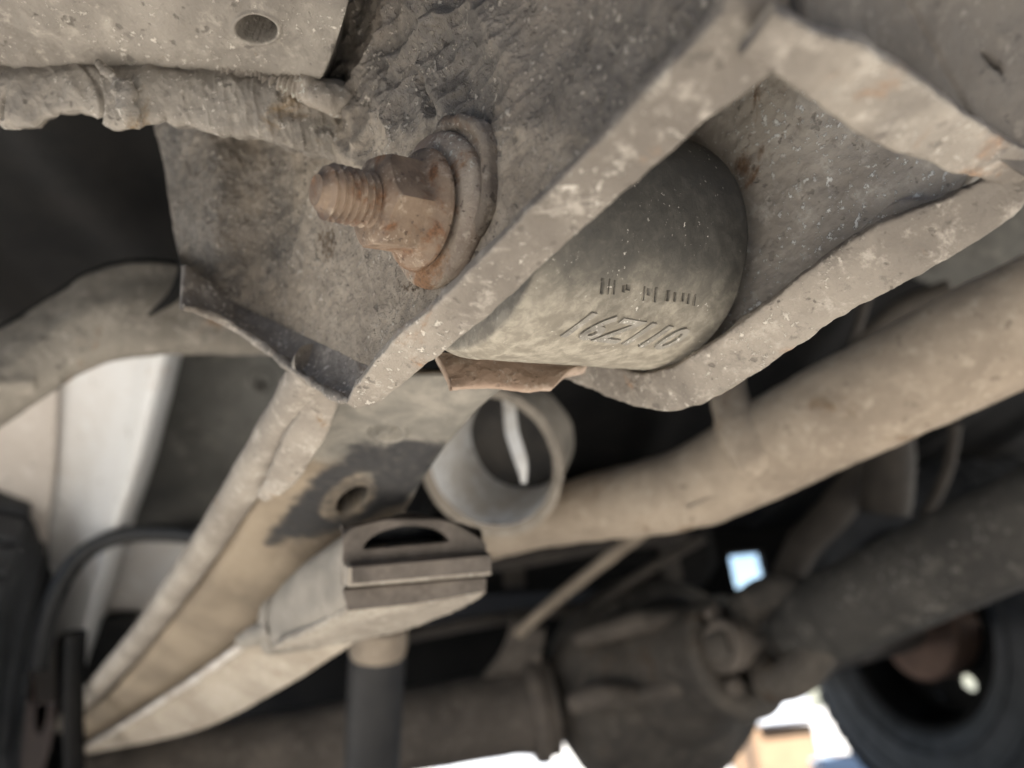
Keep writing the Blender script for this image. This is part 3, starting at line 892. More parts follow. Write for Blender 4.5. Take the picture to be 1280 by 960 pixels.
    # cracked sheet end where the rib overlaps the face
    V, F = strip([(412, 488, .258, 30, .003), (395, 520, .266, 42, .003), (372, 560, .282, 44, .003), (350, 598, .302, 34, .003), (328, 622, .318, 14, .002)], 16, 120, .0007, 220, 113, 2.6)
    obj("torn_overlap", V, F, M_rib, t)
    return t
M_bushd = plain("dark_worn_mark", (0.05, 0.046, 0.04), (0.075, 0.068, 0.058), 0.8, 80, 0.0002)
M_lettering = crust("figures", (0.27, 0.245, 0.2), (0.15, 0.135, 0.11), (0.42, 0.39, 0.33), sc_=1.5, speck=0.6, bump=0.0003)  # slightly paler, so edge highlights on the figures are put into the colour
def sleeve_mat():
    k = NB_("sleeve_rubber_mud_and_shade")
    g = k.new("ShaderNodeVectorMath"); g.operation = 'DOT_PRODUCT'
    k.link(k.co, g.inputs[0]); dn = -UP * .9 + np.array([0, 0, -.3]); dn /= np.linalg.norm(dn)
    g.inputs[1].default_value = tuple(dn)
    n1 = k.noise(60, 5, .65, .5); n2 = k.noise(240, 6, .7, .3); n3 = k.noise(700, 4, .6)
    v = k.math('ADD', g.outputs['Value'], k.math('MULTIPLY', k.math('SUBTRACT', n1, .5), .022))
    mud_and_shade = k.ramp(v, .008, .036)  # mud low down; shade inside the box is painted into the dark top
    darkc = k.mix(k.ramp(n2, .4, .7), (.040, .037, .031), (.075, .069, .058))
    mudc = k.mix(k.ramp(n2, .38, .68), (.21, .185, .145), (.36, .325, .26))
    col = k.mix(mud_and_shade, darkc, mudc)
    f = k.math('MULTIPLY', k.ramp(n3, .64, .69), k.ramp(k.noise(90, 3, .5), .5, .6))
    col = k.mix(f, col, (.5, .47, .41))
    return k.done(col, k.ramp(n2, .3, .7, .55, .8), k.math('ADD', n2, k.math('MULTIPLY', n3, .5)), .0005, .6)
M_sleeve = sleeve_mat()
def armpaint():
    k = NB_("arm_with_worn_black_paint")
    def att(nm):
        n = k.new("ShaderNodeAttribute"); n.attribute_name = nm; return n.outputs['Fac']
    n1 = k.noise(45, 6, .65, .4); n2 = k.noise(220, 5, .65); n0 = k.noise(14, 4, .6, .3)
    col = k.mix(k.ramp(n0, .35, .65), (.185, .147, .105), (.285, .23, .165))
    col = k.mix(k.ramp(n2, .5, .75, 0, .7), col, (.36, .30, .225))
    grey = k.mix(k.ramp(n1, .35, .7), (.145, .135, .115), (.27, .245, .205))
    col = k.mix(k.ramp(k.math('ADD', att("worn"), k.math('SUBTRACT', k.math('MULTIPLY', n1, .8), .4)), .35, .65), col, grey)
    blk = k.mix(k.ramp(n2, .45, .75, 0, .6), (.03, .029, .029), (.075, .068, .06))
    col = k.mix(k.ramp(k.math('ADD', att("paint"), k.math('SUBTRACT', k.math('MULTIPLY', k.noise(70, 6, .65, .3), 1.5), .75)), .22, .88), col, blk)
    col = k.mix(att("hole"), col, (.015, .014, .013))  # inside of the hole painted near-black in place of its shade
    return k.done(col, k.ramp(n2, .3, .7, .6, .85), k.math('ADD', n1, k.math('MULTIPLY', n2, .4)), .0005, .6)
M_armpaint = armpaint()
control_arm()

# ------------------------------------------------------------------ crossmember at top left
def crossmember():
    t = thing("crossmember", "undercoated crossmember with a drilled hole and ragged lower edge at the upper left", "crossmember", P(200, 80, .245))
    K = 1.225
    def sc3(c): c = np.array(c, float); c[..., 2] *= K; return c
    sheet = lambda c, *a, **k: globals()['sheet'](sc3(c), *a, **k)
    strip = lambda c, *a, **k: globals()['strip'](sc3(c), *a, **k)
    tube = lambda c, *a, **k: globals()['tube'](sc3(c), *a, **k)
    rows = [[(-80, -90, .170), (100, -90, .168), (280, -90, .166), (452, -90, .165)],
            [(-80, 0, .182), (100, 0, .180), (280, 0, .178), (436, 0, .176)],
            [(-80, 50, .191), (100, 50, .190), (290, 55, .188), (418, 58, .185)],
            [(-80, 82, .1975), (100, 82, .1970), (290, 86, .1955), (404, 92, .192)],
            [(-80, 112, .206), (100, 112, .206), (290, 112, .204), (392, 112, .200)]]
    def d(x, y, p):
        e = .0009 * fbm(p, 110, 4, 121) + .0020 * fbm(p, 38, 3, 122) + .0014 * np.clip(ridged(p, 60, 3, 127), 0, 1) * smooth(200, 60, x)
        r = np.hypot((x - 321) / 25.5, (y - 36) / 17.5)
        e = e + .0008 * np.exp(-((r - 1.15) / .15) ** 2)
        return e - .05 * smooth(1.02, .97, r)
    V, F, (cen, nf, nt_) = sheet(rows, 260, 400, .0025, d)
    mi = np.zeros(nt_, int); mi[:nf][np.hypot((cen[:, 0] - 321) / 25.5, (cen[:, 1] - 36) / 17.5) < .965] = 1  # unlit inside of the hole painted in with the near-black material
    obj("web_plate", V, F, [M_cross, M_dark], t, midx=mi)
    # lower flange, rounded, with ragged coating
    def edge(x): return 150 + 1.6 * math.sin(x * .07 + 1.3) + .9 * math.sin(x * .23) + 8 * math.sin(x * .05) * (x < 220) + (x > 180) * (x - 180) * .12 - (60 < x < 130) * 5
    xs = list(range(-80, 440, 12)) + [440]
    tw = lambda x: .008 * max(0, (x - 335) / 105) ** 1.6
    r0_ = [(x, 60 + (x > 200) * (x - 200) * .22, .2035 + tw(x)) for x in xs]
    r1_ = [(x, 92 + (x > 200) * (x - 200) * .12, .1955 + tw(x)) for x in xs]
    r2_ = [(x, 125 + (x > 200) * (x - 200) * .08, .1952 + tw(x)) for x in xs]
    r3_ = [(x, edge(x) + (x > 335) * (x - 335) * .22, .1985 + tw(x)) for x in xs]
    r4_ = [(x, edge(x) - 4 + (x > 335) * (x - 335) * .22, .235 + tw(x)) for x in xs]
    def d2(x, y, p):
        e = .0010 * fbm(p, 130, 4, 131) + .0026 * fbm(p, 42, 3, 132) + .0016 * np.clip(ridged(p * np.array([1, .7, .7]), 75, 3, 133), 0, 1) * (.4 + .6 * smooth(230, 120, x))
        # lobed undercoat scars
        rr = np.hypot((x - 65) / 62, (y - 140) / 68)
        e = e + .0006 * smooth(1.06, .96, rr) - .0016 * np.exp(-((rr - 1.04) / .04) ** 2) * (y < 150) * smooth(-.35, .1, fbm(p, 70, 2, 139))
        # runs
        m = smooth(190, 260, x)
        e = e + m * .0006 * np.clip(ridged(p * np.array([1, .45, .45]), 330, 2, 135), -.2, 1)
        return e
    V, F, _ = sheet([r0_, r1_, r2_, r3_, r4_], 200, 420, .002, d2)
    obj("lower_flange", V, F, M_cross, t)
    # torn foil-like flap
    V, F = strip([(122, 78, .194, 6, .0015), (142, 100, .1925, 18, .002), (156, 122, .192, 26, .0025), (166, 145, .1925, 26, .0025), (166, 160, .194, 20, .002)], 22, 120, .0024, 160, 137, 2.4)
    obj("torn_flap", V, F, M_cross, t)
    # weld bead with ripples
    V, F = tube([(240, 84, .2010), (270, 87, .1990), (300, 92, .1980), (330, 99, .1975), (358, 106, .1968), (384, 112, .1960), (410, 117, .1962), (432, 124, .1985), (446, 132, .203)],
                [.0020, .0030, .0034, .0034, .0036, .0046, .0050, .0046, .002], 36, 560, .0022, 130, 141, rip=lambda s: .00055 * np.sin(s * 190 + 2.2 * np.sin(s * 31)) * smooth(.75, .6, s))
    obj("weld_bead", V, F, M_weld, t)
    # side of the member facing right, down to the bracket
    rows = [[(436, -60, .175), (445, -60, .215)], [(425, 40, .183), (430, 40, .215)], [(402, 96, .1925), (415, 100, .215)]]
    V, F, _ = sheet(rows, 40, 12, .002, lambda x, y, p: .0005 * fbm(p, 150, 3, 143))
    obj("web_edge", V, F, M_cross, t)
crossmember()

# ------------------------------------------------------------------ flat bar and its rubber end cap
def bar_and_cap():
    tb = thing("flat_bar", "cream coated flat bar with chipped pale edge below the suspension arm", "bar", P(250, 890, .55))
    up = [(400, 738, .375), (335, 781, .42), (260, 835, .50), (180, 888, .61), (100, 937, .75)]
    lo = [(455, 790, .375), (430, 812, .41), (350, 862, .48), (250, 912, .585), (108, 943, .75)]
    rows = []
    for a, b in zip(up, lo):
        a = np.array(a); b = np.array(b)
        q = b.copy(); q[1] -= 3; q[2] += .02
        rows.append([a, a * .5 + b * .5 - np.array([0, 0, .001]), b, q])
    V, F, _ = sheet(rows, 120, 50, .006, lambda x, y, p: .0003 * fbm(p, 60, 3, 151), lin=(False, True))
    obj("bar_face", V, F, M_bar, tb)
    V, F = strip([(x, y + 3, d - .002, 15 - 11 * i / 4, .005) for i, (x, y, d) in enumerate(up)], 16, 160, .0014, 90, 153, 2.5)
    obj("chipped_edge", V, F, M_edge, tb)
    V, F = tube([(345, 785, .405), (322, 793, .415), (303, 801, .43)], [.0058, .0058, .004], 20, 20, .0003, 200, 3)
    obj("bar_stub", V, F, M_capg, tb)

    t = thing("rubber_end_cap", "grey rubber end cap with dark slotted face on the cream flat bar", "end cap", P(480, 740, .33))
    dF = .315
    front = np.array([(424, 700), (428, 676), (446, 658), (480, 648), (520, 646), (556, 650), (584, 668), (604, 690), (609, 715), (608, 737), (560, 748), (500, 755), (438, 764), (428, 748)], float)
    fd = np.array([dF + .00012 * (x - 424) for x, _ in front])
    def loft(sections, n=120):
        rings = []
        for s in sections:
            s = np.vstack([s, s[:1]])
            q = cr(s * np.array([1, 1, 500]), n + 1, 0, True)[:-1] / np.array([1, 1, 500])
            # soften corners
            for _ in range(3): q = (np.roll(q, 1, 0) + 2 * q + np.roll(q, -1, 0)) / 4
            rings.append(P(q[:, 0], q[:, 1], q[:, 2]))
        return np.array(rings)
    def sec(f, shrink=1.0):
        c = front.mean(0)
        q = (front - c) * shrink + c + np.array([-130, 76]) * f
        return np.column_stack([q, fd + .095 * f])
    R_ = loft([sec(0, .96), sec(.02, 1.0), sec(.10, 1.005), sec(.20, 1.0)])
    R_ = cr(R_, 24, 0)
    V = R_ + (R_ - R_.mean(1, keepdims=True)) * (.02 * fbm(R_, 120, 3, 161))[..., None]
    F = grid_faces(24, 120, 0, wrap=True).tolist()
    b = np.zeros(len(F), int)
    cy = V.mean(1, keepdims=True)
    obj("rim_band", V.reshape(-1, 3), F, M_capg, t, sharp=50)
    R_ = loft([sec(.205, .975), sec(.215, .985), sec(.5, .93), sec(.8, .78), sec(.92, .66)])
    R_ = cr(R_, 50, 0)
    V = R_ + (R_ - R_.mean(1, keepdims=True)) * (.015 * fbm(R_, 60, 3, 163))[..., None]
    F = grid_faces(50, 120, 0, wrap=True).tolist(); F.append([49 * 120 + k for k in range(120)][::-1])
    obj("cap_body", V.reshape(-1, 3), F, M_capg, t, sharp=50)
    R_ = loft([sec(.925, .69), sec(.94, .72), sec(.98, .71), sec(1.0, .66)])
    V = R_
    F = grid_faces(4, 120, 0, wrap=True).tolist(); F.append([3 * 120 + k for k in range(120)][::-1]); F.append(list(range(120)))
    obj("tail_band", V.reshape(-1, 3), F, M_capg, t, sharp=50)
    # dark slotted face as relief, trimmed to the outline of the cap
    rows = [[(430, 662, dF), (520, 645, dF + .010), (606, 664, dF + .021)], [(428, 706, dF), (520, 698, dF + .010), (608, 692, dF + .021)],
            [(428, 735, dF), (520, 730, dF + .010), (608, 722, dF + .021)], [(436, 763, dF), (520, 754, dF + .010), (607, 739, dF + .021)]]
    def d(x, y, p):
        sl = y + (x - 428) * .085
        e = .0004 * fbm(p, 150, 4, 165)
        led = smooth(704, 706, sl) * smooth(732, 730, sl) * smooth(428, 433, x)
        e = e + .006 * led - .004 * smooth(731, 732, sl) * smooth(738, 736, sl)
        side = smooth(428, 430, x) * smooth(440, 436, x) * smooth(700, 703, sl) * smooth(738, 735, sl)
        # half moon pocket
        hm = np.hypot((x - 508) / 53, (y - 684 + (x - 508) * .07) / 26)
        e = e - .016 * smooth(1.02, .95, hm) * smooth(682.5, 680.5, y + (x - 508) * .09)
        # rounded upper corners fall back
        top = 648 + 26 * np.clip((470 - x) / 45, 0, 1) ** 2 + 30 * np.clip((x - 545) / 62, 0, 1) ** 1.6
        e = e - .012 * smooth(2, -5, y - top)
        return e
    V, F, (cen, nf, nt_) = sheet(rows, 200, 260, .004, d)
    sl = cen[:, 1] + (cen[:, 0] - 428) * .085
    mi = np.zeros(nt_, int)
    dust = ((sl > 726) & (sl < 732.5) & (cen[:, 0] > 430)) | ((cen[:, 0] > 428) & (cen[:, 0] < 437) & (sl > 703) & (sl < 730))
    mi[:nf][dust] = 1
    hm = np.hypot((cen[:, 0] - 508) / 53, (cen[:, 1] - 684 + (cen[:, 0] - 508) * .07) / 26)
    mi[:nf][(hm < .98) & (cen[:, 1] + (cen[:, 0] - 508) * .09 < 682)] = 2  # shade of the pocket put into the colour as near-black
    obj("slotted_face", V, F, [M_capd, M_capdust, M_rubberb], t, midx=mi)
    # dusty underside
    rows = [[(432, 766, dF + .001), (520, 757, dF + .011), (608, 741, dF + .022)], [(395, 788, dF + .028), (480, 778, dF + .038), (575, 762, dF + .040)],
            [(342, 812, dF + .062), (420, 806, dF + .066), (500, 790, dF + .070)]]
    V, F, _ = sheet(rows, 80, 120, .004, lambda x, y, p: .0012 * fbm(p, 140, 4, 167))
    obj("dusty_underside", V, F, M_capdust, t)
bar_and_cap()

# ------------------------------------------------------------------ exhaust pipe and cup
def exhaust():
    t = thing("exhaust_pipe", "thick dusty tan exhaust pipe bending across under the far lip of the bracket", "pipe", P(880, 600, .46))
    V, F = tube([(560, 690, .60), (640, 662, .56), (730, 637, .52), (800, 624, .49), (870, 606, .465), (930, 577, .445), (1000, 540, .425), (1120, 480, .395), (1280, 402, .36), (1420, 335, .335), (1700, 200, .30), (2000, 40, .27)],
                [.014, .017, .021, .023, .0245, .026, .027, .0275, .0275, .0275, .0275, .0275], 48, 300, .0009, 70, 171)
    p = obj("bent_tube", V, F, M_pipe, t)
    V, F = strip([(860, 636, .4435, 4, .002), (900, 618, .4325, 9, .003), (960, 590, .417, 10, .003), (1020, 560, .403, 9, .003), (1075, 532, .395, 4, .002)], 14, 90, .0006, 200, 173)
    obj("weld_seam", V, F, M_pipe, p)
    V, F = strip([(903, 440, .47, 44, .012), (910, 490, .445, 46, .012), (922, 535, .424, 52, .010), (940, 572, .414, 50, .008), (956, 590, .414, 30, .004)], 24, 60, .0006, 120, 175, 3)
    obj("hanger_strap", V, F, M_pipe, t)

def cup():
    c = P(616, 574, .50)
    ax = camvec(.28, .55, -.80)
    ax = camvec(-.36, -.22, -.90)
    t = thing("spring_cup", "short round steel cup with white inside beside the tan arm", "cup", c)
    R = .045
    n = 96
    V, F = lathe(c, ax, [(-.05, R * .86), (-.03, R * .90), (-.004, R * .93), (.002, R * 1.06), (.007, R * 1.10), (.009, R * 1.09), (.008, R * 1.04), (.006, R * .94)], n, amp=.0009, nscale=90, seed=181, h_seg=40, cap=False)
    obj("cup_wall", V, F, M_cupd, t)
    V, F = lathe(c, ax, [(.006, R * .945), (-.01, R * .90), (-.03, R * .84), (-.048, R * .8)], n, amp=.0006, nscale=90, seed=182, h_seg=24, cap=False)
    obj("cup_lining", V, F, M_cup, t)
    V, F = lathe(c, ax, [(-.046, .0005), (-.046, R * .5), (-.043, R * .7), (-.046, R * .80)], 48, cap=False, amp=.001, nscale=60, seed=4)
    obj("cup_floor", V, F, M_black, t)
    V, F = strip([(636, 498, .49, 16, .004), (640, 540, .487, 17, .004), (652, 580, .485, 15, .004), (655, 604, .486, 6, .003)], 14, 40, .0004, 150, 184)
    obj("bent_clip", V, F, M_cup, t)
exhaust(); cup()

# ------------------------------------------------------------------ axle, drive shaft, wheels
WR = P(1182, 780, 1.50)            # right wheel centre
WL = P(-38, 893, 0.97)            # left wheel centre
def axle():
    t = thing("rear_axle", "brown dirty rear axle tube with bulky differential across the bottom", "axle", P(700, 880, .9))
    A = P(120, 985, .86); B = P(690, 880, .93)
    ax = (B - A) / np.linalg.norm(B - A)
    V, F = lathe(A, ax, [(0, .044), (np.linalg.norm(B - A) * .6, .044), (np.linalg.norm(B - A) * .9, .047), (np.linalg.norm(B - A), .056)], 48, amp=.002, nscale=25, seed=191, h_seg=60)
    obj("axle_tube", V, F, M_axle, t)
    V, F = lathe(B - ax * .03, ax, [(0, .04), (0, .058), (.006, .062), (.016, .062), (.020, .056), (.020, .04)], 64, amp=.001, nscale=40, seed=3, h_seg=30)
    obj("tube_flange", V, F, M_axle, t)
    C = P(815, 850, .97)
    # differential casing: lumpy ellipsoid
    nu, nv = 70, 96
    th = np.linspace(.02, math.pi - .02, nu); ph = np.linspace(0, 2 * math.pi, nv, endpoint=False)
    T_, P_ = np.meshgrid(th, ph, indexing='ij')
    S = np.stack([np.sin(T_) * np.cos(P_), np.cos(T_), np.sin(T_) * np.sin(P_)], -1)
    b1, b2, b3 = LAT, -LON, Z
    V = C + S[..., 0:1] * b1 * .135 + S[..., 1:2] * b2 * .11 + S[..., 2:3] * b3 * .125
    n = grid_normals(V)
    V = V + (V - C) * (.06 * fbm(V, 14, 3, 193) + .015 * fbm(V, 50, 3, 195))[..., None]
    obj("differential_casing", V.reshape(-1, 3), grid_faces(nu, nv, 0, wrap=True), M_diff, t)
    for a_, b_ in (((715, 880, .86), (800, 870, .85)), ((800, 870, .85), (915, 850, .83)), ((720, 800, .89), (870, 770, .87))):
        V, F = tube([a_, ((a_[0] + b_[0]) / 2, (a_[1] + b_[1]) / 2 - 6, (a_[2] + b_[2]) / 2 - .01), b_], [.010, .013, .009], 16, 30, .003, 40, 5)
        obj("casing_rib", V, F, M_axle, t)
    # nose towards the shaft
    D = P(930, 812, .80)
    V, F = lathe(C + (D - C) * .35, D - C, [(0, .085), (.03, .075), (.08, .055), (.12, .052)], 40, amp=.002, nscale=40, seed=6, h_seg=20)
    obj("pinion_nose", V, F, M_diff, t)
    V, F, _ = sheet([[(640, 775, .90), (682, 790, .90)], [(628, 815, .91), (675, 830, .91)], [(600, 850, .92), (672, 862, .91)]], 14, 14, .012)
    obj("spring_bracket", V, F, M_axle, t, sharp=40)
    # far tube to the right wheel
    V, F = tube([C, WR - LAT * .1], .042, 32, 30, .002, 30, 8, world=True)
    obj("axle_tube", V, F, M_axle, t)

def drive_shaft():
    A = P(1012, 782, .73); B = P(1460, 575, .52)
    ax = (B - A) / np.linalg.norm(B - A); ln = np.linalg.norm(B - A)
    t = thing("drive_shaft", "thick dark speckled drive shaft with universal joint at the right", "drive shaft", A)
    V, F = lathe(A, ax, [(-.03, .022), (-.015, .030), (.0, .034), (.012, .0375), (.03, .039), (.034, .0405), (.042, .0405), (.046, .039), (ln, .039)], 64, amp=.0008, nscale=60, seed=201, h_seg=160)
    obj("shaft_tube", V, F, M_shaft, t)
    J = P(945, 808, .765)
    V, F = lathe(J + ax * -.02, -ax, [(0, .03), (0, .056), (.004, .062), (.014, .062), (.018, .058), (.018, .03)], 48, amp=.0012, nscale=50, seed=3, h_seg=24)
    obj("companion_flange", V, F, M_diff, t)
    toC = CAM - J; toC /= np.linalg.norm(toC)
    a, x, y = basis(ax, toC)
    cr1 = x * .96 - y * .28; cr1 /= np.linalg.norm(cr1); cr2 = np.cross(a, cr1)
    V, F = lathe(J - cr1 * .05, cr1, [(0, .012), (.0, .017), (.03, .017), (.034, .013), (.066, .013), (.07, .018), (.080, .024), (.096, .025), (.100, .022), (.098, .017), (.098, .002)], 40, h_seg=60)
    obj("joint_cross", V, F, M_axle, t)
    V, F = lathe(J - cr2 * .045, cr2, [(0, .012), (.0, .017), (.03, .017), (.034, .013), (.056, .013), (.06, .017), (.088, .017), (.09, .002)], 40, h_seg=40)
    obj("joint_cross", V, F, M_darkb, t)
    for s in (1, -1):
        V, F = tube([J + cr2 * .034 * s - a * .0, J + cr2 * .038 * s + a * .03, J + cr2 * .028 * s + a * .065, J + cr2 * .012 * s + a * .09],
                    [.020, .019, .017, .012], 20, 30, .001, 60, 7, world=True)
        obj("yoke_arm", V, F, M_diff, t)
        V, F = tube([J + cr1 * .03 * s - a * .025, J + cr1 * .035 * s - a * .005, J + cr1 * .034 * s + a * .01], [.018, .02, .019], 20, 20, .001, 60, 9, world=True)
        obj("yoke_arm", V, F, M_diff, t)
    for k in range(4):
        an = k * math.pi / 2 + .5
        c = J - a * .014 + (x * math.cos(an) + y * math.sin(an)) * .049
        V, F = lathe(c, a, [(0, .002), (0, .0085), (.008, .0085), (.0095, .007), (.0095, .001)], 6)
        obj("flange_bolt", V, F, M_axle, t, smooth_=False)

def wheel(name, c, axis, label, R, rr, tw):
    t = thing(name, label, "wheel", c - Z * R, "rear wheels of the car")
    a, x, y = basis(axis, Z)           # axis points to the inner side of the car
    h = tw / 2
    prof = [(h * .80, rr), (h * .92, rr + .012), (h * 1.0, rr + .04), (h * 1.02, rr + (R - rr) * .55), (h * .96, R - .03), (h * .86, R - .010), (h * .80, R - .003),
            (0, R), (-h * .80, R - .003), (-h * .86, R - .01), (-h * .96, R - .03), (-h * 1.02, rr + (R - rr) * .55), (-h, rr + .04), (-h * .92, rr + .012), (-h * .8, rr)]
    V, F = lathe(c, a, prof, 120, cap=False, h_seg=90)
    ty = obj("tyre", V, F, M_rubber, t)
    # side rings moulded on the wall
    for q in (.28, .62):
        rq = rr + (R - rr) * q
        V, F = lathe(c, a, [(h * .98, rq - .006), (h * 1.035, rq - .003), (h * 1.035, rq + .003), (h * .98, rq + .006)], 96, cap=False)
        obj("wall_ring", V, F, M_rubber, ty)
    # tread blocks, one mesh copied around
    nb = 56
    if R < .33: joined = MB()
    first = None
    for row, (hh, wd) in enumerate(((-.78, .17), (-.39, .15), (0, .15), (.39, .15), (.78, .17))):
        me = None
        for k in range(nb):
            an = 2 * math.pi * (k + .5 * (row % 2)) / nb
            rad = R + .0035 - (.006 if abs(hh) > .7 else 0)
            if me is None:
                Vb, Fb = box((0, 0, 0), (h * wd, 0, 0), (0, math.pi * R / nb * .80, .002), (0, 0, .0065), .002)
                if abs(hh) > .7: Vb[:, 2] -= np.sign(hh) * Vb[:, 0] * .35
                me = mesh_data("tread_block", Vb, Fb, M_rubber, False)
            dr = x * math.cos(an) + y * math.sin(an); tn = np.cross(dr, a)
            mt = np.column_stack([a, -tn, dr])
            pos = c + a * h * hh + dr * rad - BASE[ty.name]
            if R < .33:
                joined.add(np.array(Vb) @ mt.T + pos + BASE[ty.name], Fb); continue
            o = bpy.data.objects.new("tread_block", me); COL.objects.link(o)
            m4 = Matrix.Identity(4)
            for i in range(3):
                for j in range(3): m4[i][j] = mt[i, j]
                m4[i][3] = pos[i]
            o.parent = ty; o.matrix_local = m4
    if R < .33: joined.build('tread', M_rubber, ty, smooth_=False, kind='stuff')
    # rim barrel and a disc with ventilation holes
    V, F = lathe(c, a, [(h * .84, rr + .006), (h * .86, rr - .004), (h * .6, rr - .010), (0, rr - .014), (-h * .55, rr - .010)], 96, cap=False, h_seg=30)
    rim = obj("rim", V, F, M_dark, t)
    nr, na = 40, 240
    rads = np.linspace(.03, rr - .012, nr)
    ang = np.linspace(0, 2 * math.pi, na, endpoint=False)
    RR, AA = np.meshgrid(rads, ang, indexing='ij')
    Vd = c + a * (h * -.02 + .03 * (1 - RR / rr))[..., None] + x * (np.cos(AA) * RR)[..., None] + y * (np.sin(AA) * RR)[..., None]
    Fd = grid_faces(nr, na, 0, wrap=True)
    keep = np.ones(len(Fd), bool)
    hs = []
    for hx, hy in ((1217, 853), (1255, 840)):
        u_ = (hx - CX) / F_PX; v_ = -(hy - CY) / F_PX
        ry = u_ * RIGHT + v_ * UP + FWD
        dc = c + a * 0
        q = CAM + ry * (((dc - CAM) @ a) / (ry @ a)) - c
        hs.append((math.hypot(q @ x, q @ y), math.atan2(q @ y, q @ x)))
    fc = Vd.reshape(-1, 3)[Fd].mean(1) - c
    fr = np.hypot(fc @ x, fc @ y); fa = np.arctan2(fc @ y, fc @ x)
    for hr, ha in hs:
        for q in range(5):
            da = (fa - ha - q * 2 * math.pi / 5 + math.pi) % (2 * math.pi) - math.pi
            keep &= ~(np.hypot(fr - hr, da * hr) < .013)
    obj("wheel_disc", Vd.reshape(-1, 3), Fd[keep], M_dark, t)
    V, F = lathe(c + a * h * .08, a, [(0, .03), (0, .09), (.02, .093), (.05, .093), (.055, .097), (.065, .097), (.07, .088), (.07, .03)], 72, amp=.001, nscale=30, seed=7, h_seg=40)
    obj("brake_drum", V, F, M_drum, t)
    return t
axle(); drive_shaft()
wheel("wheel_assembly", WR, -LAT, "rear wheel at the right with rusty drum and two bright holes", .325, .176, .20)
wheel("wheel_assembly", WL, LAT, "rear tyre cut off by the left edge with blocky tread", .345, .19, .22)

# ------------------------------------------------------------------ other running gear
def shock():
    t = thing("shock_absorber", "upright dark shock absorber with cream collar under the end cap", "shock absorber", P(465, 990, .62))
    A = P(473, 790, .60); B = P(462, 1010, .62)
    ax = B - A; ln = np.linalg.norm(ax)
    V, F = lathe(A, ax, [(0.008, .012), (.012, .0205), (.02, .0215), (ln, .0215)], 40, amp=.0004, nscale=40, seed=2, h_seg=40)
    obj("shock_body", V, F, M_shock, t)
    V, F = lathe(A, ax, [(-.006, .012), (-.006, .0215), (.012, .0225), (.018, .021), (.018, .012)], 40, amp=.0006, nscale=100, seed=3, h_seg=24)
    obj("collar", V, F, M_pipe, t)
M_shock = plain("dark_blue_paint", (0.020, 0.020, 0.021), (0.033, 0.032, 0.032), 0.6, 20, 0.0003)
shock()

def single(name, label, cat, V, F, mat, base, **k):
    return obj(name, V, F, mat, None, base=base, label=label, category=cat, **k)
V, F = tube([(48, 838, .74), (56, 790, .75), (74, 735, .76), (105, 692, .77), (150, 670, .77), (200, 666, .76), (262, 672, .74)], .0085, 16, 80)
single("rubber_hose", "black rubber hose arching in front of the white inner wing", "hose", V, F, M_rubberb, P(48, 838, .74))
V, F = tube([(648, 792, .885), (672, 770, .87), (720, 730, .83), (800, 668, .77), (860, 625, .73)], .0065, 14, 40, .0006, 60, 2)
single("brake_pipe", "thin dusty rod slanting up from the axle to the tan pipe", "rod", V, F, M_pipe, P(632, 800, .8))
V, F = tube([(735, 765, .95), (790, 725, .94), (880, 672, .92)], .006, 14, 30)
single("thin_rod", "thin dark rod beside the dusty slanting rod", "rod", V, F, M_darkb, P(735, 765, .95))
V, F = strip([(470, 806, .92, 14, .02), (560, 785, .95, 16, .02), (660, 768, .98, 16, .02), (760, 758, 1.0, 14, .02)], 16, 40, .001, 40, 3)
single("cross_tube", "dark grey cross tube between end cap and axle bracket", "tube", V, F, M_darkb2 if 'M_darkb2' in globals() else M_darkb, P(600, 780, .95))
V, F = strip([(560, 712, .95, 18, .02), (660, 698, .97, 20, .02), (760, 680, 1.0, 20, .02), (860, 672, 1.02, 16, .02)], 16, 40, .001, 40, 4)
single("cross_tube", "dark cross tube just under the white lined cup", "tube", V, F, M_darkb, P(700, 690, .97))
V, F = tube([(985, 720, 1.05), (1005, 680, 1.03), (1050, 630, 1.0), (1075, 590, .98), (1085, 520, .98)], [.02, .022, .022, .02, .018], 20, 50, .002, 30, 5)
single("suspension_link", "dark bent link rising behind the drive shaft", "link", V, F, M_darkb, P(880, 730, 1.05))
V, F = tube([(1105, 640, .9), (1112, 560, .9), (1098, 500, .9)], [.028, .026, .026], 20, 30, .002, 30, 6)
single("damper_body", "dark upright damper between tan pipe and drive shaft", "damper", V, F, M_darkb, P(1105, 640, .9))
V, F = tube([(1130, 690, .85), (1160, 640, .84), (1185, 585, .83), (1195, 530, .83)], .006, 14, 40)
single("curved_cable", "thin dark cable curving up behind the drive shaft at right", "cable", V, F, M_darkb, P(1130, 690, .85))
V, F = tube([(1040, 470, .62), (1080, 430, .60), (1130, 385, .58), (1190, 362, .56)], [.006, .007, .008, .008], 16, 40, .0006, 90, 7)
single("bracket_rod", "short grey rod above the tan pipe under the far lip", "rod", V, F, M_darkb, P(1040, 470, .62))
V, F = tube([(1055, 470, .66), (1072, 410, .65), (1090, 350, .64)], .004, 12, 24)
single("fuel_line", "thin dark line crossing behind the short grey rod", "pipe", V, F, M_darkb, P(1055, 470, .66))
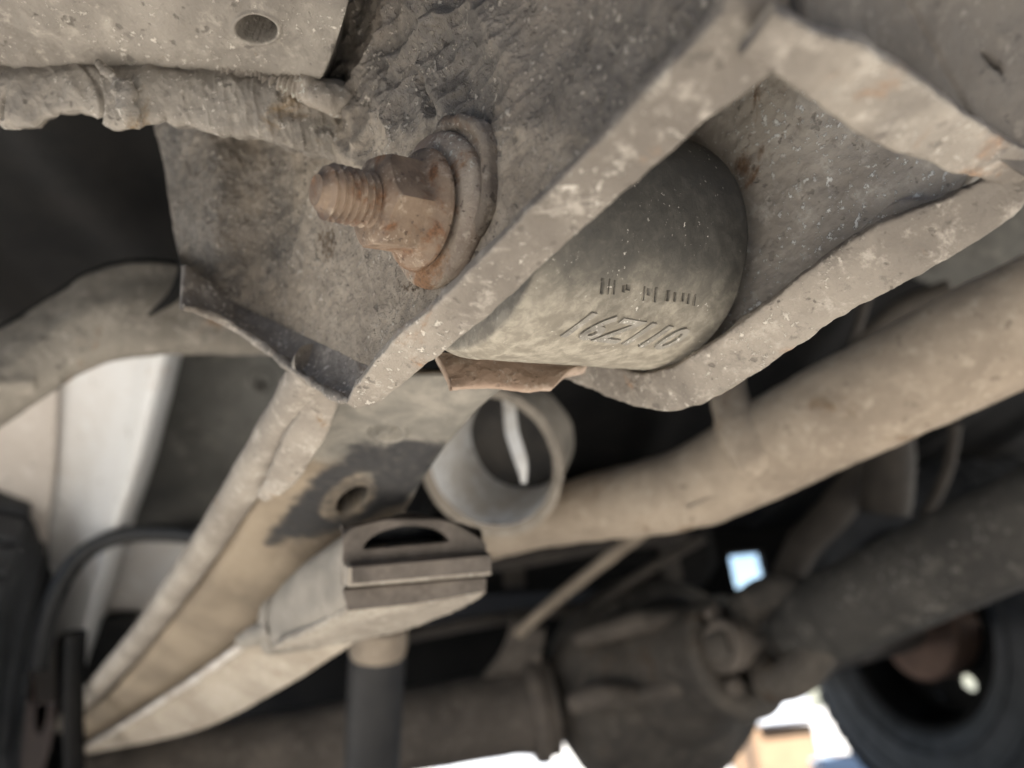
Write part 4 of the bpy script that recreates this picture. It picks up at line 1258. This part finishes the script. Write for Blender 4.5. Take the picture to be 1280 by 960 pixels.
V, F, _ = sheet([[(1150, 250, .60), (1420, 150, .55)], [(1120, 330, .62), (1420, 260, .56)], [(1180, 365, .63), (1420, 290, .57)]], 30, 40, .02, lambda x, y, p: .002 * fbm(p, 30, 3, 8))
single("heat_shield", "dark greenish heat shield above the tan pipe at right edge", "heat shield", V, F, M_liner, P(1250, 300, .6))

# dark tank filling the space above the axle
def tank():
    t = thing("fuel_tank", "black fuel tank high between the axle and the tan pipe", "fuel tank", P(690, 690, 1.28))
    c = P(690, 690, 1.28)
    V, F = box(c, LAT * .22, LON * .16, Z * .085, .03)
    obj("tank_body", V, F, M_dark, t, smooth_=False)
    for k in (-.12, .12):
        V, F = box(c + LAT * k - LON * .163, LAT * .015, LON * .003, Z * .082, .001)
        obj("tank_strap", V, F, M_darkb, t, smooth_=False)
tank()

# things standing outside, seen through the gap beside the right tyre
def outside():
    def carton(name, label, px0, px1, py0, py1, d, mat, cat="box", group=None):
        a = P(px0, py1, d); b = P(px1, py1, d); hgt = abs(P(px0, py0, d)[2] - a[2])
        c = (a + b) / 2; half = np.array([(b - a)[0] / 2, (b - a)[1] / 2, 0])
        ln = np.linalg.norm(half); dep = np.array([-half[1], half[0], 0])
        top = P((px0 + px1) / 2, py0, d)[2]
        t = thing(name, label, cat, (c[0], c[1], top - hgt), group)
        V, F = box((c[0], c[1], top - hgt / 2), half, dep, (0, 0, hgt / 2), .01)
        obj("carton_body", V + dep, F, mat, t, smooth_=False)
        V, F = box((c[0], c[1], top + .004), half * .12, dep * 1.0, (0, 0, .003), .001)
        obj("packing_tape", V + dep, F, M_card if mat is not M_card else M_wbox, t, smooth_=False)
        return t
    carton("white_box", "white box on top of the stack seen through the gap", 950, 1018, 858, 905, 3.2, M_wbox)
    carton("cardboard_box", "brown cardboard box under the white box outside", 955, 1035, 906, 985, 3.15, M_card)
    carton("cardboard_box", "tall brown carton behind the white box outside", 930, 975, 880, 985, 3.6, M_card)
    carton("pale_blue_box", "pale blue box low beside the right tyre outside", 1040, 1120, 945, 1010, 3.0, M_blueb)
    carton("white_box", "white box low under the axle outside", 545, 700, 945, 1040, 3.3, M_wbox)
outside()
